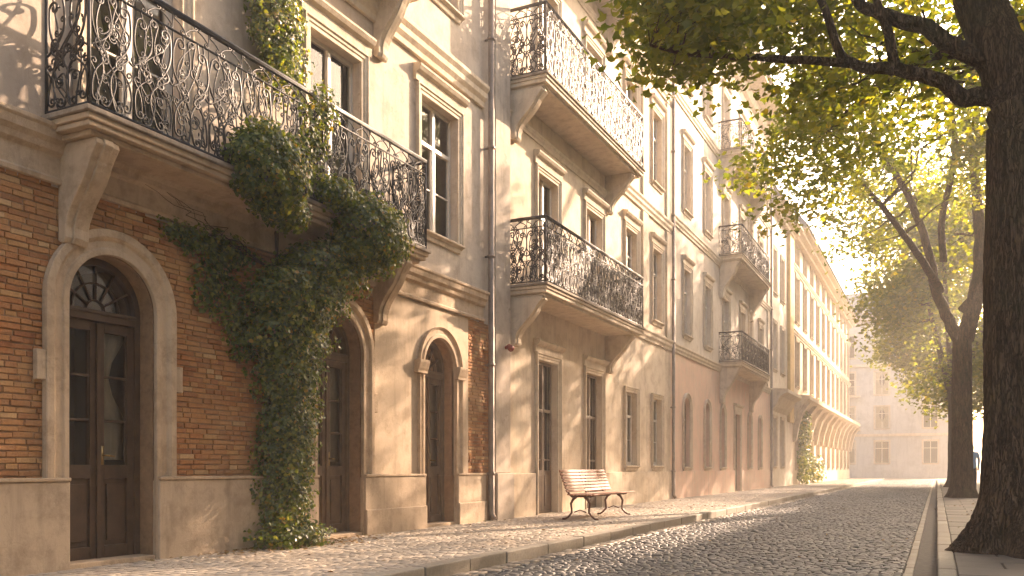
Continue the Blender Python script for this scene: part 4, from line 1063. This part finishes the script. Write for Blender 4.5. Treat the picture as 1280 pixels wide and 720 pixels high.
# leaf litter
rs = np.random.RandomState(9); n = 420
yy = rs.normal(8.0, .75, n); xx = -6.86 + np.abs(rs.normal(0, .28, n)); pts = np.stack([xx, yy, np.full(n, ZS + .014)], -1)
n2 = 90; p2 = np.stack([rs.uniform(-6.8, -4.4, n2), rs.uniform(5.5, 22, n2), np.full(n2, ZS + .014)], -1)
n3 = 120; p3 = np.stack([rs.uniform(.2, 2.9, n3), rs.uniform(6, 30, n3), np.full(n3, ZS + .018)], -1)
n4 = 70; p4 = np.stack([rs.uniform(-4.0, 0, n4), rs.uniform(6, 30, n4), np.full(n4, .018)], -1)
pts = np.concatenate([pts, p2, p3, p4]); V, F = leaf_batch(pts, np.tile([[0, 0, 1.]], (len(pts), 1)), .05, rs, 'ivy', .12)
tag(link('fallen_leaves', npmesh('fallen_leaves', V, F, M['litter'])), 'scattered dry leaves on the paving under the ivy and trees', 'leaves', kind='stuff')

# ------------------------------------------------------------------ distant walker
def person(loc, rz):
    t = bpy.data.meshes.new('person'); J = {}
    P = [(0, 0, .95), (0, 0, 1.12), (0, -.01, 1.32), (0, 0, 1.44), (0, .01, 1.50), (0, .015, 1.60), (0, .01, 1.70),
         (.09, 0, .90), (.11, .10, .50), (.11, .05, .10), (.11, .20, .05), (-.09, 0, .90), (-.11, -.02, .50), (-.11, -.25, .14), (-.11, -.17, .05),
         (.17, 0, 1.40), (.21, -.06, 1.14), (.20, .04, .90), (.20, .08, .80), (-.17, 0, 1.40), (-.21, .06, 1.14), (-.20, .18, .92), (-.20, .22, .83)]
    Ed = [(0, 1), (1, 2), (2, 3), (3, 4), (4, 5), (5, 6), (0, 7), (7, 8), (8, 9), (9, 10), (0, 11), (11, 12), (12, 13), (13, 14), (2, 15), (15, 16), (16, 17), (17, 18), (2, 19), (19, 20), (20, 21), (21, 22)]
    Rd = [.13, .125, .14, .09, .05, .085, .07, .085, .06, .042, .035, .085, .06, .042, .035, .06, .042, .032, .03, .06, .042, .032, .03]
    t.from_pydata(P, Ed, []); t.materials.append(M['skin']); t.materials.append(M['blue_cloth']); t.materials.append(M['dark_cloth'])
    o = link('person', t, None, loc, rz); m = o.modifiers.new('skin', 'SKIN'); m.use_smooth_shade = True
    for i, v in enumerate(t.skin_vertices[0].data): v.radius = (Rd[i], Rd[i]); v.use_root = (i == 0)
    s = o.modifiers.new('sub', 'SUBSURF'); s.levels = s.render_levels = 1
    dg = bpy.context.evaluated_depsgraph_get(); me = bpy.data.meshes.new_from_object(o.evaluated_get(dg)); o.modifiers.clear(); o.data = me
    me.materials.clear()
    for k in ('skin', 'blue_cloth', 'dark_cloth'): me.materials.append(M[k])
    for p in me.polygons:
        c = p.center; p.use_smooth = True
        p.material_index = 2 if c.z < .93 and abs(c.x) < .165 else (1 if c.z < 1.47 and c.z > .9 else 0)
    return tag(o, 'small distant pedestrian in a pale blue top walking behind the tree trunks', 'person')
person((1.06, 33.6, ZS), R(8))

# ------------------------------------------------------------------ haze
b = MB(); b.box(-135, 135, -65, 235, -1.2, 22)
hz = link('haze', b.mesh('haze', M['white'])); hz['kind'] = 'stuff'; hz['label'] = 'golden morning haze hanging in the street'; hz['category'] = 'haze'
hm = bpy.data.materials.new('haze'); hm.use_nodes = True; nt = hm.node_tree; nt.nodes.clear()
out = nt.nodes.new('ShaderNodeOutputMaterial'); pv = nt.nodes.new('ShaderNodeVolumePrincipled')
pv.inputs['Color'].default_value = (1.0, .945, .90, 1); pv.inputs['Density'].default_value = .0031; pv.inputs['Anisotropy'].default_value = .32
nt.links.new(pv.outputs[0], out.inputs['Volume']); hz.data.materials.clear(); hz.data.materials.append(hm)

# ------------------------------------------------------------------ light, camera
EL, AZ = 22.0, 20.0
sd = bpy.data.lights.new('sun', 'SUN'); sd.energy = 3.8; sd.angle = R(.53); sd.color = (1.0, .73, .53)
so = bpy.data.objects.new('sun', sd); C.objects.link(so)
dirv = Vector((math.sin(R(AZ)) * math.cos(R(EL)), math.cos(R(AZ)) * math.cos(R(EL)), math.sin(R(EL))))
so.rotation_euler = dirv.to_track_quat('Z', 'Y').to_euler(); so.location = dirv * 60
w = bpy.data.worlds.new('World'); bpy.context.scene.world = w; w.use_nodes = True; N = w.node_tree.nodes; L = w.node_tree.links
sky = N.new('ShaderNodeTexSky'); sky.sky_type = 'NISHITA'; sky.sun_disc = False; sky.sun_elevation = R(EL); sky.sun_rotation = R(AZ); sky.dust_density = 4.5; sky.air_density = 1.0; sky.ozone_density = 1.0
L.new(mix(N, L, 1.0, sky.outputs[0], (1.0, .90, .80), 'MULTIPLY'), N['Background'].inputs['Color']); N['Background'].inputs['Strength'].default_value = .15
cd = bpy.data.cameras.new('camera'); cd.sensor_width = 36; cd.lens = 36 * 1090 / 1280; cd.shift_y = (585 - 360) / 1280; cd.clip_end = 2000; cd.clip_start = .05
co = bpy.data.objects.new('camera', cd); C.objects.link(co); co.location = (0, 0, 1.02); co.rotation_euler = (R(90), 0, R(26))
sc = bpy.context.scene; sc.camera = co
sc.view_settings.view_transform = 'Standard'; sc.view_settings.look = 'None'; sc.view_settings.exposure = 2.45; sc.view_settings.gamma = 1
sc.render.engine = 'CYCLES'; cy = sc.cycles
cy.use_denoising = True; cy.denoiser = 'OPENIMAGEDENOISE'; cy.max_bounces = 6; cy.diffuse_bounces = 3; cy.glossy_bounces = 3; cy.transmission_bounces = 4; cy.transparent_max_bounces = 8; cy.volume_bounces = 1
cy.caustics_reflective = False; cy.caustics_refractive = False; cy.sample_clamp_indirect = 4
cy.use_adaptive_sampling = True; cy.adaptive_threshold = .02
